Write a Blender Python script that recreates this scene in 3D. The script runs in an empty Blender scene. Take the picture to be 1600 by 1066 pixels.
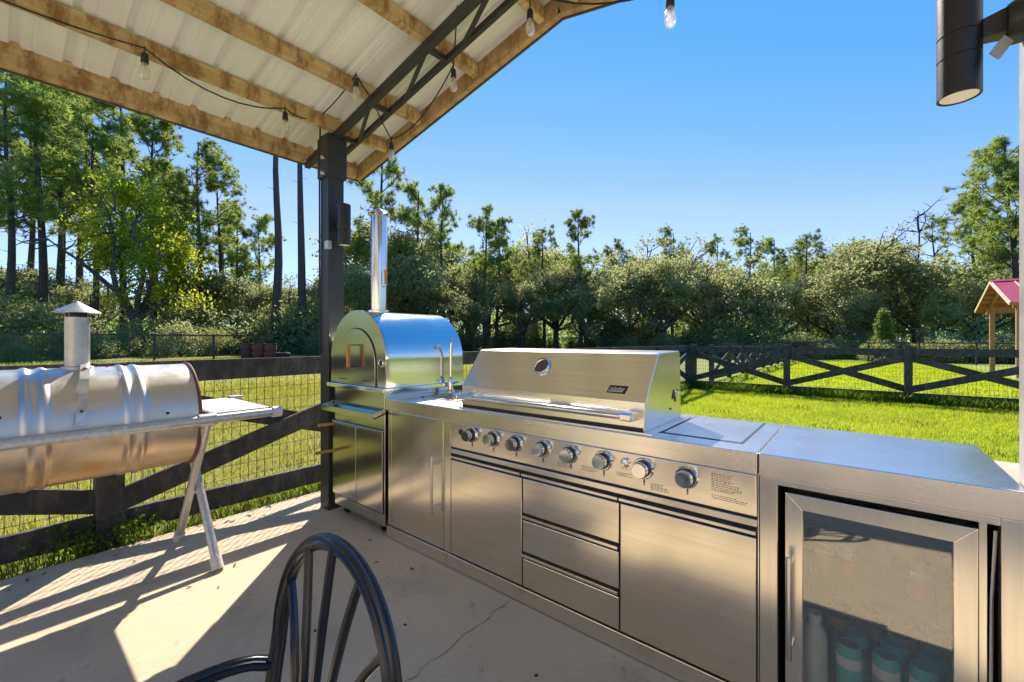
import bpy, math, random
import numpy as np
from mathutils import Vector, Matrix
R=math.radians
sc=bpy.context.scene
COL=sc.collection
# ------------------------------------------------------------------ camera
F=668.;CX=800.;HY=531.;CH=1.31;YAW=R(39.2)
cam=bpy.data.objects.new('camera',bpy.data.cameras.new('camera'));COL.objects.link(cam)
cam.location=(0,0,CH);cam.rotation_euler=(R(90),0,YAW)
cam.data.sensor_width=36;cam.data.lens=F/1600*36
cam.data.shift_y=(HY-533)/1600.
cam.data.clip_start=.05;cam.data.clip_end=3000
sc.camera=cam
# ------------------------------------------------------------------ sky, sun, exposure
SUN_EL=R(41.3);SUN_ROT=R(-44.5)
w=bpy.data.worlds.new('World');sc.world=w;w.use_nodes=True
nt=w.node_tree;bg=nt.nodes['Background']
sky=nt.nodes.new('ShaderNodeTexSky');sky.sky_type='NISHITA';sky.sun_disc=False
sky.sun_elevation=SUN_EL;sky.sun_rotation=SUN_ROT
sky.air_density=1.0;sky.dust_density=0.0;sky.ozone_density=1.0;sky.altitude=0
v1=nt.nodes.new('ShaderNodeVectorMath');v1.operation='SCALE';v1.inputs['Scale'].default_value=.15
se=nt.nodes.new('ShaderNodeSeparateColor');co=nt.nodes.new('ShaderNodeCombineColor')   # colour curve of a clear deep blue sky
nt.links.new(sky.outputs[0],v1.inputs[0]);nt.links.new(v1.outputs[0],se.inputs[0])
qs=[]
for i_,(g_,m_) in enumerate(((2.1,.575),(.85,.232),(.6,.335))):
    p_=nt.nodes.new('ShaderNodeMath');p_.operation='POWER';p_.inputs[1].default_value=g_
    q_=nt.nodes.new('ShaderNodeMath');q_.operation='MULTIPLY';q_.inputs[1].default_value=m_/.15
    nt.links.new(se.outputs[i_],p_.inputs[0]);nt.links.new(p_.outputs[0],q_.inputs[0]);qs.append(q_)
c1=nt.nodes.new('ShaderNodeMath');c1.operation='MULTIPLY';c1.inputs[1].default_value=.66;nt.links.new(qs[1].outputs[0],c1.inputs[0])
c2=nt.nodes.new('ShaderNodeMath');c2.operation='MINIMUM';nt.links.new(qs[0].outputs[0],c2.inputs[0]);nt.links.new(c1.outputs[0],c2.inputs[1])
for i_,o_ in enumerate((c2,qs[1],qs[2])): nt.links.new(o_.outputs[0],co.inputs[i_])
nt.links.new(co.outputs[0],bg.inputs[0])
bg.inputs[1].default_value=.15
sl=bpy.data.lights.new('sun','SUN');sl.energy=2.4;sl.angle=R(.55);sl.color=(1,.91,.77)
sun=bpy.data.objects.new('sun',sl);COL.objects.link(sun);sun.location=(-20,20,25)
ld=Vector((math.sin(-SUN_ROT)*math.cos(SUN_EL)*-1,math.cos(SUN_ROT)*math.cos(SUN_EL),math.sin(SUN_EL)))
sun.rotation_euler=(-ld).to_track_quat('-Z','Y').to_euler()
sc.view_settings.view_transform='Standard';sc.view_settings.look='None'
sc.view_settings.exposure=2.0;sc.view_settings.gamma=1
sc.view_settings.use_curve_mapping=False

# ------------------------------------------------------------------ helpers
cr,sr=math.cos(YAW),math.sin(YAW)
def ray(px,py):
    dx=(px-CX)/F;dz=-(py-HY)/F
    return Vector((-sr+dx*cr,cr+dx*sr,dz))
def at_depth(px,t,z=0):          # point on the vertical through pixel column px at depth t
    d=ray(px,HY);return Vector((d.x*t,d.y*t,z))
def gz(x,y):                     # terrain height
    return -.045+.016*min(max(-x-5,0),25)-.004*min(max(y-8,0),40)
def gza(x,y):
    return -.045+.016*np.clip(-x-5,0,25)-.004*np.clip(y-8,0,40)

class MB:
    def __init__(s): s.v=[];s.f=[];s.sm=[]
    def add(s,vs,fs,smooth=False):
        o=len(s.v);s.v+= [tuple(v) for v in vs]
        s.f+=[tuple(i+o for i in f) for f in fs];s.sm+=[smooth]*len(fs);return s
    def box(s,x0,x1,y0,y1,z0,z1):
        vs=[(x,y,z) for z in(z0,z1) for y in(y0,y1) for x in(x0,x1)]
        return s.add(vs,[(0,2,3,1),(4,5,7,6),(0,1,5,4),(2,6,7,3),(0,4,6,2),(1,3,7,5)])
    def obox(s,c,ax,ay,az):      # oriented box: centre and three half vectors
        c,ax,ay,az=map(Vector,(c,ax,ay,az))
        vs=[c+i*ax+j*ay+k*az for k in(-1,1) for j in(-1,1) for i in(-1,1)]
        return s.add(vs,[(0,2,3,1),(4,5,7,6),(0,1,5,4),(2,6,7,3),(0,4,6,2),(1,3,7,5)])
    def bar(s,a,b,wd,ht,up=(0,0,1)):   # board from a to b
        a,b,up=Vector(a),Vector(b),Vector(up);d=b-a;L=d.length;d=d/L
        side=d.cross(up).normalized();u=side.cross(d).normalized()
        return s.obox((a+b)/2,d*L/2,side*wd/2,u*ht/2)
    def prism(s,poly,axis,a0,a1,smooth=False):  # polygon (2D) extruded along axis 'x','y' or 'z'
        def P(p,a):
            return {'x':(a,p[0],p[1]),'y':(p[0],a,p[1]),'z':(p[0],p[1],a)}[axis]
        n=len(poly)
        vs=[P(p,a0) for p in poly]+[P(p,a1) for p in poly]
        s.add(vs,[tuple(range(n))[::-1],tuple(range(n,2*n))],False)
        o=len(s.v)-2*n
        for i in range(n):
            j=(i+1)%n;s.f.append((o+i,o+j,o+n+j,o+n+i));s.sm.append(smooth)
        return s
    def tube(s,path,rad,n=12,caps=True,flute=0,closed=False):
        path=[Vector(p) for p in path];m=len(path)
        if not hasattr(rad,'__len__'): rad=[rad]*m
        tg=[]
        for i in range(m):
            a=path[(i-1)%m] if (closed or i>0) else path[i]
            b=path[(i+1)%m] if (closed or i<m-1) else path[i]
            tg.append((b-a).normalized())
        ref=Vector((0,0,1)) if abs(tg[0].z)<.9 else Vector((1,0,0))
        u=tg[0].cross(ref).normalized();vs=[]
        for i in range(m):
            u=(u-tg[i]*u.dot(tg[i])).normalized();v=tg[i].cross(u)
            for k in range(n):
                an=2*math.pi*k/n;rr=rad[i]*(1-(flute if k%2 else 0))
                vs.append(path[i]+(u*math.cos(an)+v*math.sin(an))*rr)
        fs=[]
        for i in range(m if closed else m-1):
            for k in range(n):
                k2=(k+1)%n;i2=(i+1)%m
                fs.append((i*n+k,i*n+k2,i2*n+k2,i2*n+k))
        s.add(vs,fs,True)
        if caps and not closed:
            o=len(s.v)-len(vs)
            s.f.append(tuple(o+k for k in range(n))[::-1]);s.f.append(tuple(o+(m-1)*n+k for k in range(n)));s.sm+=[False,False]
        return s
    def lathe(s,prof,c=(0,0,0),axis='z',n=24,smooth=True):  # prof: (radius, height) list
        c=Vector(c);vs=[]
        for r_,h in prof:
            for k in range(n):
                a=2*math.pi*k/n;x,y=r_*math.cos(a),r_*math.sin(a)
                vs.append(c+Vector({'z':(x,y,h),'y':(x,h,y),'x':(h,x,y)}[axis]))
        fs=[]
        for i in range(len(prof)-1):
            for k in range(n):
                k2=(k+1)%n;q=(i*n+k,i*n+k2,(i+1)*n+k2,(i+1)*n+k)
                fs.append(q[::-1] if axis=='y' else q)
        s.add(vs,fs,smooth)
        o=len(s.v)-len(vs)
        for i,rev in((0,True),(len(prof)-1,False)):
            if prof[i][0]>1e-5:
                t=tuple(o+i*n+k for k in range(n));s.f.append(t[::-1] if rev!=(axis=='y') else t);s.sm.append(False)
        return s
    def mesh(s,name,off=(0,0,0)):
        m=bpy.data.meshes.new(name);o=Vector(off)
        m.from_pydata([Vector(v)-o for v in s.v],[],s.f);m.update()
        m.polygons.foreach_set('use_smooth',s.sm)
        if any(s.sm): m.set_sharp_from_angle(angle=R(38))
        return m
def ob(name,mesh,mat=None,parent=None,loc=(0,0,0),rot=(0,0,0)):
    o=bpy.data.objects.new(name,mesh);COL.objects.link(o)
    if mat and mesh is not None and not mesh.materials: mesh.materials.append(mat)
    o.location=loc;o.rotation_euler=rot;o.parent=parent;return o
def tag(o,label,cat,group=None,kind=None):
    if label:o['label']=label
    if cat:o['category']=cat
    if group:o['group']=group
    if kind:o['kind']=kind
    return o
def thing(name,label,cat,loc=(0,0,0),rotz=0,group=None):
    o=ob(name,None,None,None,loc,(0,0,rotz));return tag(o,label,cat,group)
def part(name,mb,mat,parent,bevel=0,label=None):
    off=Vector((0,0,0));p=parent
    while p is not None: off+=p.location;p=p.parent
    o=ob(name,mb.mesh(name,off),mat,parent)
    if bevel:
        b=o.modifiers.new('bevel','BEVEL');b.width=bevel;b.segments=2;b.limit_method='ANGLE';b.angle_limit=R(40)
    if label:o['label']=label
    return o
def solo(name,mb,mat,label,cat,loc=(0,0,0),group=None,bevel=0):
    o=ob(name,mb.mesh(name,loc),mat,None,loc)
    if bevel:
        b=o.modifiers.new('bevel','BEVEL');b.width=bevel;b.segments=2;b.limit_method='ANGLE';b.angle_limit=R(40)
    return tag(o,label,cat,group)
def struct(name,mb,mat): 
    o=ob(name,mb.mesh(name),mat);o['kind']='structure';return o
def bez(p0,p1,p2,n=8):
    p0,p1,p2=Vector(p0),Vector(p1),Vector(p2)
    return [(1-t)**2*p0+2*t*(1-t)*p1+t*t*p2 for t in [i/n for i in range(n+1)]]

# ------------------------------------------------------------------ materials
MAT={}
class NT:
    def __init__(s,name):
        m=bpy.data.materials.new(name);m.use_nodes=True;s.m=m;s.t=m.node_tree;s.n=s.t.nodes;s.b=s.n['Principled BSDF'];s.out=s.n['Material Output'];MAT[name]=m
    def node(s,t,**kw):
        n=s.n.new(t)
        for k,v in kw.items():
            if k in n.inputs: n.inputs[k].default_value=v
            else: setattr(n,k,v)
        return n
    def link(s,a,b): s.t.links.new(a,b)
    def coord(s,scale=(1,1,1),kind='Object',rot=(0,0,0)):
        tc=s.node('ShaderNodeTexCoord');mp=s.node('ShaderNodeMapping');mp.inputs['Scale'].default_value=scale;mp.inputs['Rotation'].default_value=rot
        s.link(tc.outputs[kind],mp.inputs[0]);return mp.outputs[0]
    def noise(s,vec,scale,detail=4,rough=.55):
        n=s.node('ShaderNodeTexNoise');n.inputs['Scale'].default_value=scale;n.inputs['Detail'].default_value=detail;n.inputs['Roughness'].default_value=rough
        s.link(vec,n.inputs['Vector']);return n.outputs['Fac']
    def ramp(s,fac,stops):
        r=s.node('ShaderNodeValToRGB');e=r.color_ramp.elements
        while len(e)<len(stops): e.new(.5)
        for q,(p,c) in zip(e,stops): q.position=p;q.color=(*c,1) if len(c)==3 else c
        s.link(fac,r.inputs[0]);return r.outputs[0]
    def rng(s,fac,a,b,lo=0.,hi=1.):
        n=s.node('ShaderNodeMapRange');n.inputs[1].default_value=lo;n.inputs[2].default_value=hi;n.inputs[3].default_value=a;n.inputs[4].default_value=b
        s.link(fac,n.inputs[0]);return n.outputs[0]
    def mix(s,fac,a,b,mode='MIX'):
        n=s.node('ShaderNodeMix',data_type='RGBA',blend_type=mode)
        for sock,v in((n.inputs[0],fac),(n.inputs[6],a),(n.inputs[7],b)):
            if isinstance(v,(int,float)): sock.default_value=v
            elif isinstance(v,tuple): sock.default_value=(*v,1) if len(v)==3 else v
            else: s.link(v,sock)
        return n.outputs[2]
    def bump(s,h,strength=.3,dist=.01):
        n=s.node('ShaderNodeBump');n.inputs['Strength'].default_value=strength;n.inputs['Distance'].default_value=dist
        s.link(h,n.inputs['Height']);s.link(n.outputs[0],s.b.inputs['Normal']);return n
def simple(name,col,rough=.5,metal=0,noise=0,nscale=20,spec=.5):
    k=NT(name);k.b.inputs['Base Color'].default_value=(*col,1);k.b.inputs['Roughness'].default_value=rough;k.b.inputs['Metallic'].default_value=metal
    k.b.inputs['Specular IOR Level'].default_value=spec
    if noise:
        f=k.noise(k.coord(),nscale,5)
        c=k.ramp(f,[(.25,tuple(x*(1-noise) for x in col)),(.75,tuple(min(1,x*(1+noise)) for x in col))])
        k.link(c,k.b.inputs['Base Color']);k.link(k.rng(f,rough*.8,min(1,rough*1.25)),k.b.inputs['Roughness']);k.bump(f,.12,.004)
    return k.m
def steel(name,rough,col=(.63,.605,.57),grain=(3,3,260),bump=.03,var=.06,smudge=.3,smear=.05):
    k=NT(name);k.b.inputs['Metallic'].default_value=1
    g=k.noise(k.coord(grain),1.0,4,.65);g2=k.noise(k.coord(tuple(x*3 for x in grain)),1.0,3,.6)
    big=k.noise(k.coord(),3.5,5,.6);sm_=k.noise(k.coord((1,1,.35)),9,7,.75)
    c=k.mix(k.rng(big,0,smudge,.35,.8),col,tuple(x*.8 for x in col))
    c=k.mix(k.rng(g,0,.55 if bump<.01 else .2,.3,.72),c,tuple(x*.74 for x in col))
    c=k.mix(k.rng(g2,0,.22,.35,.75),c,tuple(min(1,x*1.12) for x in col))
    k.link(c,k.b.inputs['Base Color'])
    a=k.node('ShaderNodeMath',operation='ADD');k.link(k.rng(g,rough-var,rough+var,.2,.8),a.inputs[0]);k.link(k.rng(big,-.02,.05,.3,.75),a.inputs[1])
    a2=k.node('ShaderNodeMath',operation='ADD');k.link(a.outputs[0],a2.inputs[0]);k.link(k.rng(sm_,0,smear,.52,.8),a2.inputs[1])
    k.link(a2.outputs[0],k.b.inputs['Roughness']);k.bump(g,bump,.002)
    return k.m
steel('steel_door',.20,(.91,.845,.73),(2,2,70),.003,.015,.12)
steel('steel_door_v',.20,(.91,.85,.74),(70,70,2),.003,.015,.12)
steel('steel_panel',.21,(.92,.86,.755),(2,70,70),.003,.015,.12)
steel('steel_counter',.24,(.92,.86,.78),(2,60,60),.003,.02,.15,.02)
steel('steel_hood',.22,(.89,.84,.745),(2,70,70),.003,.015,.12)
steel('steel_oven',.11,(.80,.785,.76),(120,2,120),.006,.02,.2)
steel('steel_oven_front',.16,(.66,.625,.56),(90,2,2),.006,.02)
steel('steel_polish',.07,(.78,.77,.75),(40,40,40),.005,.02,.1)
steel('steel_tube',.22,(.66,.65,.63),(60,60,60),.02)
simple('dark_gap',(.012,.012,.012),.6)
simple('black_plastic',(.015,.015,.017),.35,0,.2,60)
simple('black_steel',(.026,.0265,.028),.45,0,.2,25)
simple('chair_black',(.013,.013,.018),.25)
simple('red_print',(.25,.06,.05),.5)
simple('white_print',(.75,.72,.7),.4)
simple('ink',(.16,.125,.09),.6)
simple('caster',(.012,.012,.012),.6)
simple('wire',(.012,.012,.012),.5)
simple('lamp_black',(.014,.014,.016),.38,.0,.3,200)
simple('lamp_lens',(.80,.74,.62),.3)
simple('lamp_plate',(.42,.36,.30),.45,.3)
simple('cable',(.012,.012,.012),.55)
simple('conduit',(.55,.55,.54),.4,.6,.15,30)
simple('post_grey',(.26,.25,.25),.5,.2,.15,12)
simple('barrel_rust',(.16,.045,.03),.75,0,.5,6)
simple('barrel_dark',(.10,.035,.03),.75,0,.5,6)
simple('tyre',(.014,.014,.015),.75)
simple('plastic_white',(.6,.64,.62),.35)
simple('can_teal',(.04,.47,.44),.35,.0,.3,90)
simple('can_dark',(.03,.035,.03),.3,.3,.6,60)
simple('can_yellow',(.65,.38,.04),.35,.2)
simple('can_red',(.60,.10,.09),.35,.2)
simple('can_lid',(.5,.48,.45),.3,.9)
simple('fridge_inside',(.20,.205,.20),.5)
simple('red_roof',(.42,.055,.075),.45,0,.12,3)
simple('trim_cream',(.62,.50,.34),.6)
simple('galv_old',(.52,.51,.50),.42,.75,.2,14)
simple('rust_rim',(.16,.07,.045),.7,.3,.4,25)
simple('shelf_wire',(.22,.22,.22),.4,.6)
simple('galv_pipe',(.58,.57,.56),.38,.7,.2,40)
simple('cap_white',(.6,.58,.55),.5,0,.15,60)
simple('shelf_alu',(.66,.64,.62),.45,.35,.15,30)
simple('socket_black',(.02,.02,.02),.5)
simple('metal_trim',(.10,.085,.075),.5,.3)

k=NT('bulb_glass')     # clear bulbs with a frosty sheen
gl=k.node('ShaderNodeBsdfGlass');gl.inputs['Roughness'].default_value=.05;gl.inputs['IOR'].default_value=1.3
df=k.node('ShaderNodeBsdfTranslucent');df.inputs[0].default_value=(.9,.88,.85,1)
d2=k.node('ShaderNodeBsdfDiffuse');d2.inputs[0].default_value=(.9,.88,.86,1)
tr=k.node('ShaderNodeBsdfTransparent')
m1=k.node('ShaderNodeMixShader');m1.inputs[0].default_value=.5;k.link(df.outputs[0],m1.inputs[1]);k.link(d2.outputs[0],m1.inputs[2])
m2=k.node('ShaderNodeMixShader');m2.inputs[0].default_value=.45;k.link(gl.outputs[0],m2.inputs[1]);k.link(m1.outputs[0],m2.inputs[2])
m3=k.node('ShaderNodeMixShader');m3.inputs[0].default_value=.3;k.link(m2.outputs[0],m3.inputs[1]);k.link(tr.outputs[0],m3.inputs[2])
k.link(m3.outputs[0],k.out.inputs[0])
k=NT('fridge_glass')
tr=k.node('ShaderNodeBsdfTransparent');tr.inputs[0].default_value=(.92,.94,.93,1)
go=k.node('ShaderNodeBsdfGlossy');go.inputs[0].default_value=(.95,.95,.92,1);go.inputs['Roughness'].default_value=.012
lw=k.node('ShaderNodeLayerWeight');lw.inputs[0].default_value=.35
mx=k.node('ShaderNodeMixShader');k.link(k.rng(lw.outputs['Fresnel'],.165,.8),mx.inputs[0]);k.link(tr.outputs[0],mx.inputs[1]);k.link(go.outputs[0],mx.inputs[2])
k.link(mx.outputs[0],k.out.inputs[0])
k=NT('display_light');k.b.inputs['Emission Color'].default_value=(.55,.65,1,1);k.b.inputs['Emission Strength'].default_value=1.2;k.b.inputs['Base Color'].default_value=(.1,.1,.1,1)

k=NT('concrete')
v=k.coord();n1=k.noise(v,1.3,6,.6);n2=k.noise(v,45,5,.7);n3=k.noise(v,6,4)
c=k.ramp(n1,[(.3,(.51,.405,.275)),(.7,(.61,.495,.34))])
c=k.mix(k.rng(n2,0,.35,.35,.75),c,(.42,.33,.23))
c=k.mix(k.rng(n3,0,.25,.55,.75),c,(.67,.56,.43))
# broom lines across the slab
br=k.noise(k.coord((2,140,2)),1,2)
c=k.mix(k.rng(br,0,.13,.4,.8),c,(.42,.33,.235))
st1=k.noise(v,2.3,7,.72);st2=k.noise(v,9,6,.7)
c=k.mix(k.rng(st1,0,.6,.53,.68),c,(.35,.285,.205))
c=k.mix(k.rng(st2,0,.6,.60,.68),c,(.29,.235,.17))
k.link(c,k.b.inputs['Base Color']);k.b.inputs['Roughness'].default_value=.8
ad=k.node('ShaderNodeMath',operation='ADD');k.link(n2,ad.inputs[0]);k.link(br,ad.inputs[1]);k.bump(ad.outputs[0],.25,.003)
k=NT('pale_drive');v=k.coord();n=k.noise(v,2,6);k.link(k.ramp(n,[(.3,(.52,.46,.40)),(.7,(.64,.58,.51))]),k.b.inputs['Base Color']);k.b.inputs['Roughness'].default_value=.85

k=NT('ground_soil')
v=k.coord();n1=k.noise(v,.25,6,.6);n2=k.noise(v,3,6,.65);n3=k.noise(v,30,4,.7)
c=k.ramp(n1,[(.35,(.15,.20,.025)),(.62,(.22,.23,.04))])
c=k.mix(k.rng(n2,0,.7,.45,.75),c,(.28,.24,.09))
c=k.mix(k.rng(n3,0,.4,.4,.8),c,(.10,.13,.02))
lw=k.ramp(n2,[(.3,(.20,.27,.018)),(.7,(.30,.36,.03))])
spx=k.node('ShaderNodeSeparateXYZ');k.link(v,spx.inputs[0])
c=k.mix(k.rng(spx.outputs['X'],0,.85,-4.2,-3.4),c,lw)
k.link(c,k.b.inputs['Base Color']);k.b.inputs['Roughness'].default_value=.9;k.bump(n3,.6,.03)

def leafmat(name,ca,cb,trans=.42,scale=.5,rough=.5,warm=(.35,.42,.03)):
    k=NT(name);tc=k.node('ShaderNodeTexCoord');oi=k.node('ShaderNodeObjectInfo')
    n=k.noise(tc.outputs['Object'],scale,4,.65);n2=k.noise(tc.outputs['Object'],scale*9,2)
    c=k.ramp(n,[(.3,ca),(.7,cb)])
    c=k.mix(k.rng(n2,0,.35,.45,.8),c,tuple(x*1.6 for x in cb))
    hs=k.node('ShaderNodeHueSaturation');k.link(c,hs.inputs['Color']);k.link(k.rng(oi.outputs['Random'],.68,1.38),hs.inputs['Value']);k.link(k.rng(oi.outputs['Random'],.51,.49),hs.inputs['Hue'])
    k.link(hs.outputs[0],k.b.inputs['Base Color']);k.b.inputs['Roughness'].default_value=rough;k.b.inputs['Specular IOR Level'].default_value=.18
    t=k.node('ShaderNodeBsdfTranslucent');k.link(k.mix(.45,hs.outputs[0],warm),t.inputs[0])
    mx=k.node('ShaderNodeMixShader');mx.inputs[0].default_value=trans
    k.link(k.b.outputs[0],mx.inputs[1]);k.link(t.outputs[0],mx.inputs[2]);k.link(mx.outputs[0],k.out.inputs[0]);return k.m
leafmat('leaf_pine',(.13,.20,.055),(.25,.33,.085),.58,.4,.6,(.52,.60,.11))
leafmat('leaf_oak',(.18,.205,.085),(.34,.35,.175),.6,.35,.6,(.56,.58,.22))
leafmat('leaf_oak_dark',(.12,.18,.05),(.24,.30,.10),.6,.35,.6,(.48,.58,.12))
leafmat('leaf_bright',(.16,.25,.025),(.38,.42,.035),.65,.6,.55,(.75,.76,.05))
leafmat('leaf_shrub',(.16,.185,.07),(.27,.285,.12),.6,.5,.6,(.52,.54,.15))
leafmat('leaf_cypress',(.11,.16,.04),(.19,.25,.07),.5,1.0,.6,(.35,.42,.08))
leafmat('grass',(.15,.26,.012),(.40,.45,.035),.55,.9,.55,(.72,.78,.02))
leafmat('grass_dry',(0.201,0.236,0.035),(0.354,0.342,0.083),.55,.5,.6,(0.684,0.614,0.094))
leafmat('straw',(.30,.25,.09),(.42,.35,.14),.4,.8,.6,(.5,.42,.15))
leafmat('weeds',(.08,.15,.015),(.15,.23,.03),.5,3,.5,(.33,.45,.03))
k=NT('bark');v=k.coord((6,6,1.2));n=k.noise(v,2.5,5,.7);k.link(k.ramp(n,[(.3,(.035,.027,.024)),(.7,(.10,.08,.068))]),k.b.inputs['Base Color']);k.b.inputs['Roughness'].default_value=.9;k.bump(n,.7,.03)
k=NT('bark_grey');v=k.coord((6,6,1.2));n=k.noise(v,2.5,5,.7);k.link(k.ramp(n,[(.3,(.045,.04,.036)),(.7,(.13,.115,.10))]),k.b.inputs['Base Color']);k.b.inputs['Roughness'].default_value=.9;k.bump(n,.7,.03)

def wood(name,ca,cb,scale=(30,1.5,30),blotch=.4,dark=(.10,.055,.025)):
    k=NT(name);n=k.noise(k.coord(scale),1,5,.65);b=k.noise(k.coord((2,5,2) if scale[1]<3 else (5,2,2)),2.2,6,.75)
    c=k.ramp(n,[(.25,ca),(.75,cb)]);c=k.mix(k.rng(b,0,blotch,.46,.60),c,dark)
    k.link(c,k.b.inputs['Base Color']);k.b.inputs['Roughness'].default_value=.75;k.bump(n,.35,.004);return k.m
wood('timber',(.42,.27,.13),(.68,.50,.29),(30,1.5,30),.9,(.24,.115,.04))
wood('timber_x',(.40,.24,.10),(.58,.39,.20),(1.5,30,30),.7,(.24,.12,.04))
wood('timber_pav',(.28,.16,.06),(.45,.28,.12),(1.5,30,30),.3)
wood('handle_wood',(.42,.20,.045),(.60,.33,.09),(60,4,60),.15,(.3,.14,.04))
wood('fence_black',(.017,.0172,.0175),(.048,.046,.044),(50,3,50),.6,(.10,.092,.083))
wood('fence_black_x',(.017,.0172,.0175),(.048,.046,.044),(3,50,50),.6,(.10,.092,.083))

k=NT('roof_sheet');v=k.coord((.4,1,1));n=k.noise(v,5,5,.65);n2=k.noise(k.coord((.6,25,.6)),1,4)
c=k.ramp(n,[(.3,(.78,.775,.755)),(.72,(.88,.875,.86))]);c=k.mix(k.rng(n2,0,.25,.5,.8),c,(.42,.37,.31))
k.link(c,k.b.inputs['Base Color']);k.b.inputs['Roughness'].default_value=.5;k.b.inputs['Specular IOR Level'].default_value=.3
k=NT('drum_steel')      # bare drum; belly tint blends rusty heat stain with painted golden floor reflection
tc=k.node('ShaderNodeTexCoord');sp=k.node('ShaderNodeSeparateXYZ');k.link(tc.outputs['Object'],sp.inputs[0])
n=k.noise(tc.outputs['Object'],7,6,.65);n2=k.noise(k.coord((90,4,90)),1,3)
ad=k.node('ShaderNodeMath',operation='ADD');k.link(sp.outputs['Z'],ad.inputs[0]);k.link(k.rng(n,-.12,.12,.25,.75),ad.inputs[1])
st=k.rng(ad.outputs[0],1,0,.64,.92)
sp2=k.noise(tc.outputs['Object'],3.2,5,.6)
mu=k.node('ShaderNodeMath',operation='MULTIPLY');k.link(st,mu.inputs[0]);k.link(k.rng(sp2,.30,1,.35,.62),mu.inputs[1])
c=k.mix(mu.outputs[0],(.66,.625,.58),(.60,.36,.14))
k.link(c,k.b.inputs['Base Color']);k.b.inputs['Metallic'].default_value=.92
a2=k.node('ShaderNodeMath',operation='ADD');k.link(k.rng(n2,.30,.44),a2.inputs[0]);k.link(k.rng(n,-.05,.15,.3,.8),a2.inputs[1]);k.link(a2.outputs[0],k.b.inputs['Roughness']);k.bump(n,.08,.01)
M=MAT
# ------------------------------------------------------------------ ground, slab, drive
def axis_pts(a,b,lim,n1,n2):
    inner=list(np.linspace(a,b,n1));out=list(np.geomspace(1,lim,n2))
    return np.array([a-(x-1)-2 for x in out[::-1]]+inner+[b+(x-1)+2 for x in out])
xs=axis_pts(-40,20,900,61,12);ys=axis_pts(-12,56,900,69,12)
gx,gy=np.meshgrid(xs,ys);gzv=gza(gx,gy)
nx,ny=len(xs),len(ys)
vs=np.stack([gx.ravel(),gy.ravel(),gzv.ravel()],1)
fs=[(j*nx+i,j*nx+i+1,(j+1)*nx+i+1,(j+1)*nx+i) for j in range(ny-1) for i in range(nx-1)]
me=bpy.data.meshes.new('ground');me.from_pydata(vs.tolist(),[],fs);me.update()
g=ob('ground',me,M['ground_soil']);g['kind']='structure'
mb=MB();mb.prism([(-3.63,-7.2),(7,-7.2),(7,6.9),(.62,6.9),(.62,2.75),(-3.63,2.75)],'z',-.14,0)
slab=struct('patio_slab',mb,M['concrete'])
mb=MB()      # hairline cracks in the slab
rnd=random.Random(5)
def crack(p,q,w=.0024,n=26,jit=.012):
    p,q=Vector(p),Vector(q);pts=[p.lerp(q,i/n)+Vector((rnd.uniform(-jit,jit),rnd.uniform(-jit,jit),0)) for i in range(n+1)]
    for a,b in zip(pts,pts[1:]):
        d=(b-a).normalized();s_=Vector((-d.y,d.x,0))*w*rnd.uniform(.3,.7)
        mb.add([a-s_,b-s_,b+s_,a+s_],[(0,1,2,3)])
crack((-1.37,1.66,.002),(-1.33,.6,.002));crack((-3.55,1.2,.002),(-2.9,1.45,.002),.002,16)
simple('crack_dirt',(.09,.065,.045),.9)
crk=ob('crack',mb.mesh('crack'),M['crack_dirt'],slab)
mb=MB();mb.box(-.006,.006,-.004,.004,0,.004)
for i,(x,y) in enumerate(((-1.62,1.21),(-.98,1.35),(-1.9,.93))):
    ob('debris',mb.mesh('debris') if i==0 else bpy.data.meshes['debris'],M['dark_gap'],slab,(x,y,.001),(0,0,i))
mb=MB();mb.add([(5.6,17.5,gz(5,17.5)+.03),(30,14,gz(30,14)+.03),(30,23,gz(30,23)+.03),(4.2,24.5,gz(4,24)+.03),(4.4,19,gz(4,19)+.03)],[(0,1,2,3,4)])
struct('driveway',mb,M['pale_drive'])

# ------------------------------------------------------------------ unseen tan building added behind the camera to bounce warm light
simple('fill_house_wall',(.78,.68,.54),.8,0,.06,4);simple('fill_house_trim',(.8,.77,.7),.6);simple('fill_house_glass',(.03,.035,.04),.06);simple('fill_house_roof',(.30,.27,.24),.6,0,.15,3);simple('fill_house_door',(.30,.17,.09),.5)
hs=thing('fill_house','unseen tan walled building added behind the camera for warm bounce light','fill_house',(-1,-7.2,0))
mb=MB();mb.box(-14,12,-13,-7.2,-.2,3.4);part('wall',mb,M['fill_house_wall'],hs)
mb=MB();mb.prism([(-13.6,3.4),(-6.9,3.4),(-6.9,3.52),(-10.1,5.3),(-13.6,3.52)],'x',-14.5,12.5);part('roof',mb,M['fill_house_roof'],hs)
for x in(-10.5,-6.0,4.6,8.8):
    mb=MB();mb.box(x-.75,x+.75,-7.21,-7.15,.9,2.2);wn=part('window',mb,M['fill_house_trim'],hs,.01)
    for a in(-.66,.04):
        mb=MB();mb.box(x+a,x+a+.62,-7.16,-7.14,.98,2.12);part('pane',mb,M['fill_house_glass'],wn)
mb=MB();mb.box(-1.55,-.45,-7.21,-7.15,0,2.2);dr=part('door_frame',mb,M['fill_house_trim'],hs,.01)
mb=MB();mb.box(-1.46,-.54,-7.17,-7.12,.03,2.12);part('door',mb,M['fill_house_door'],dr,.005)

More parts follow.
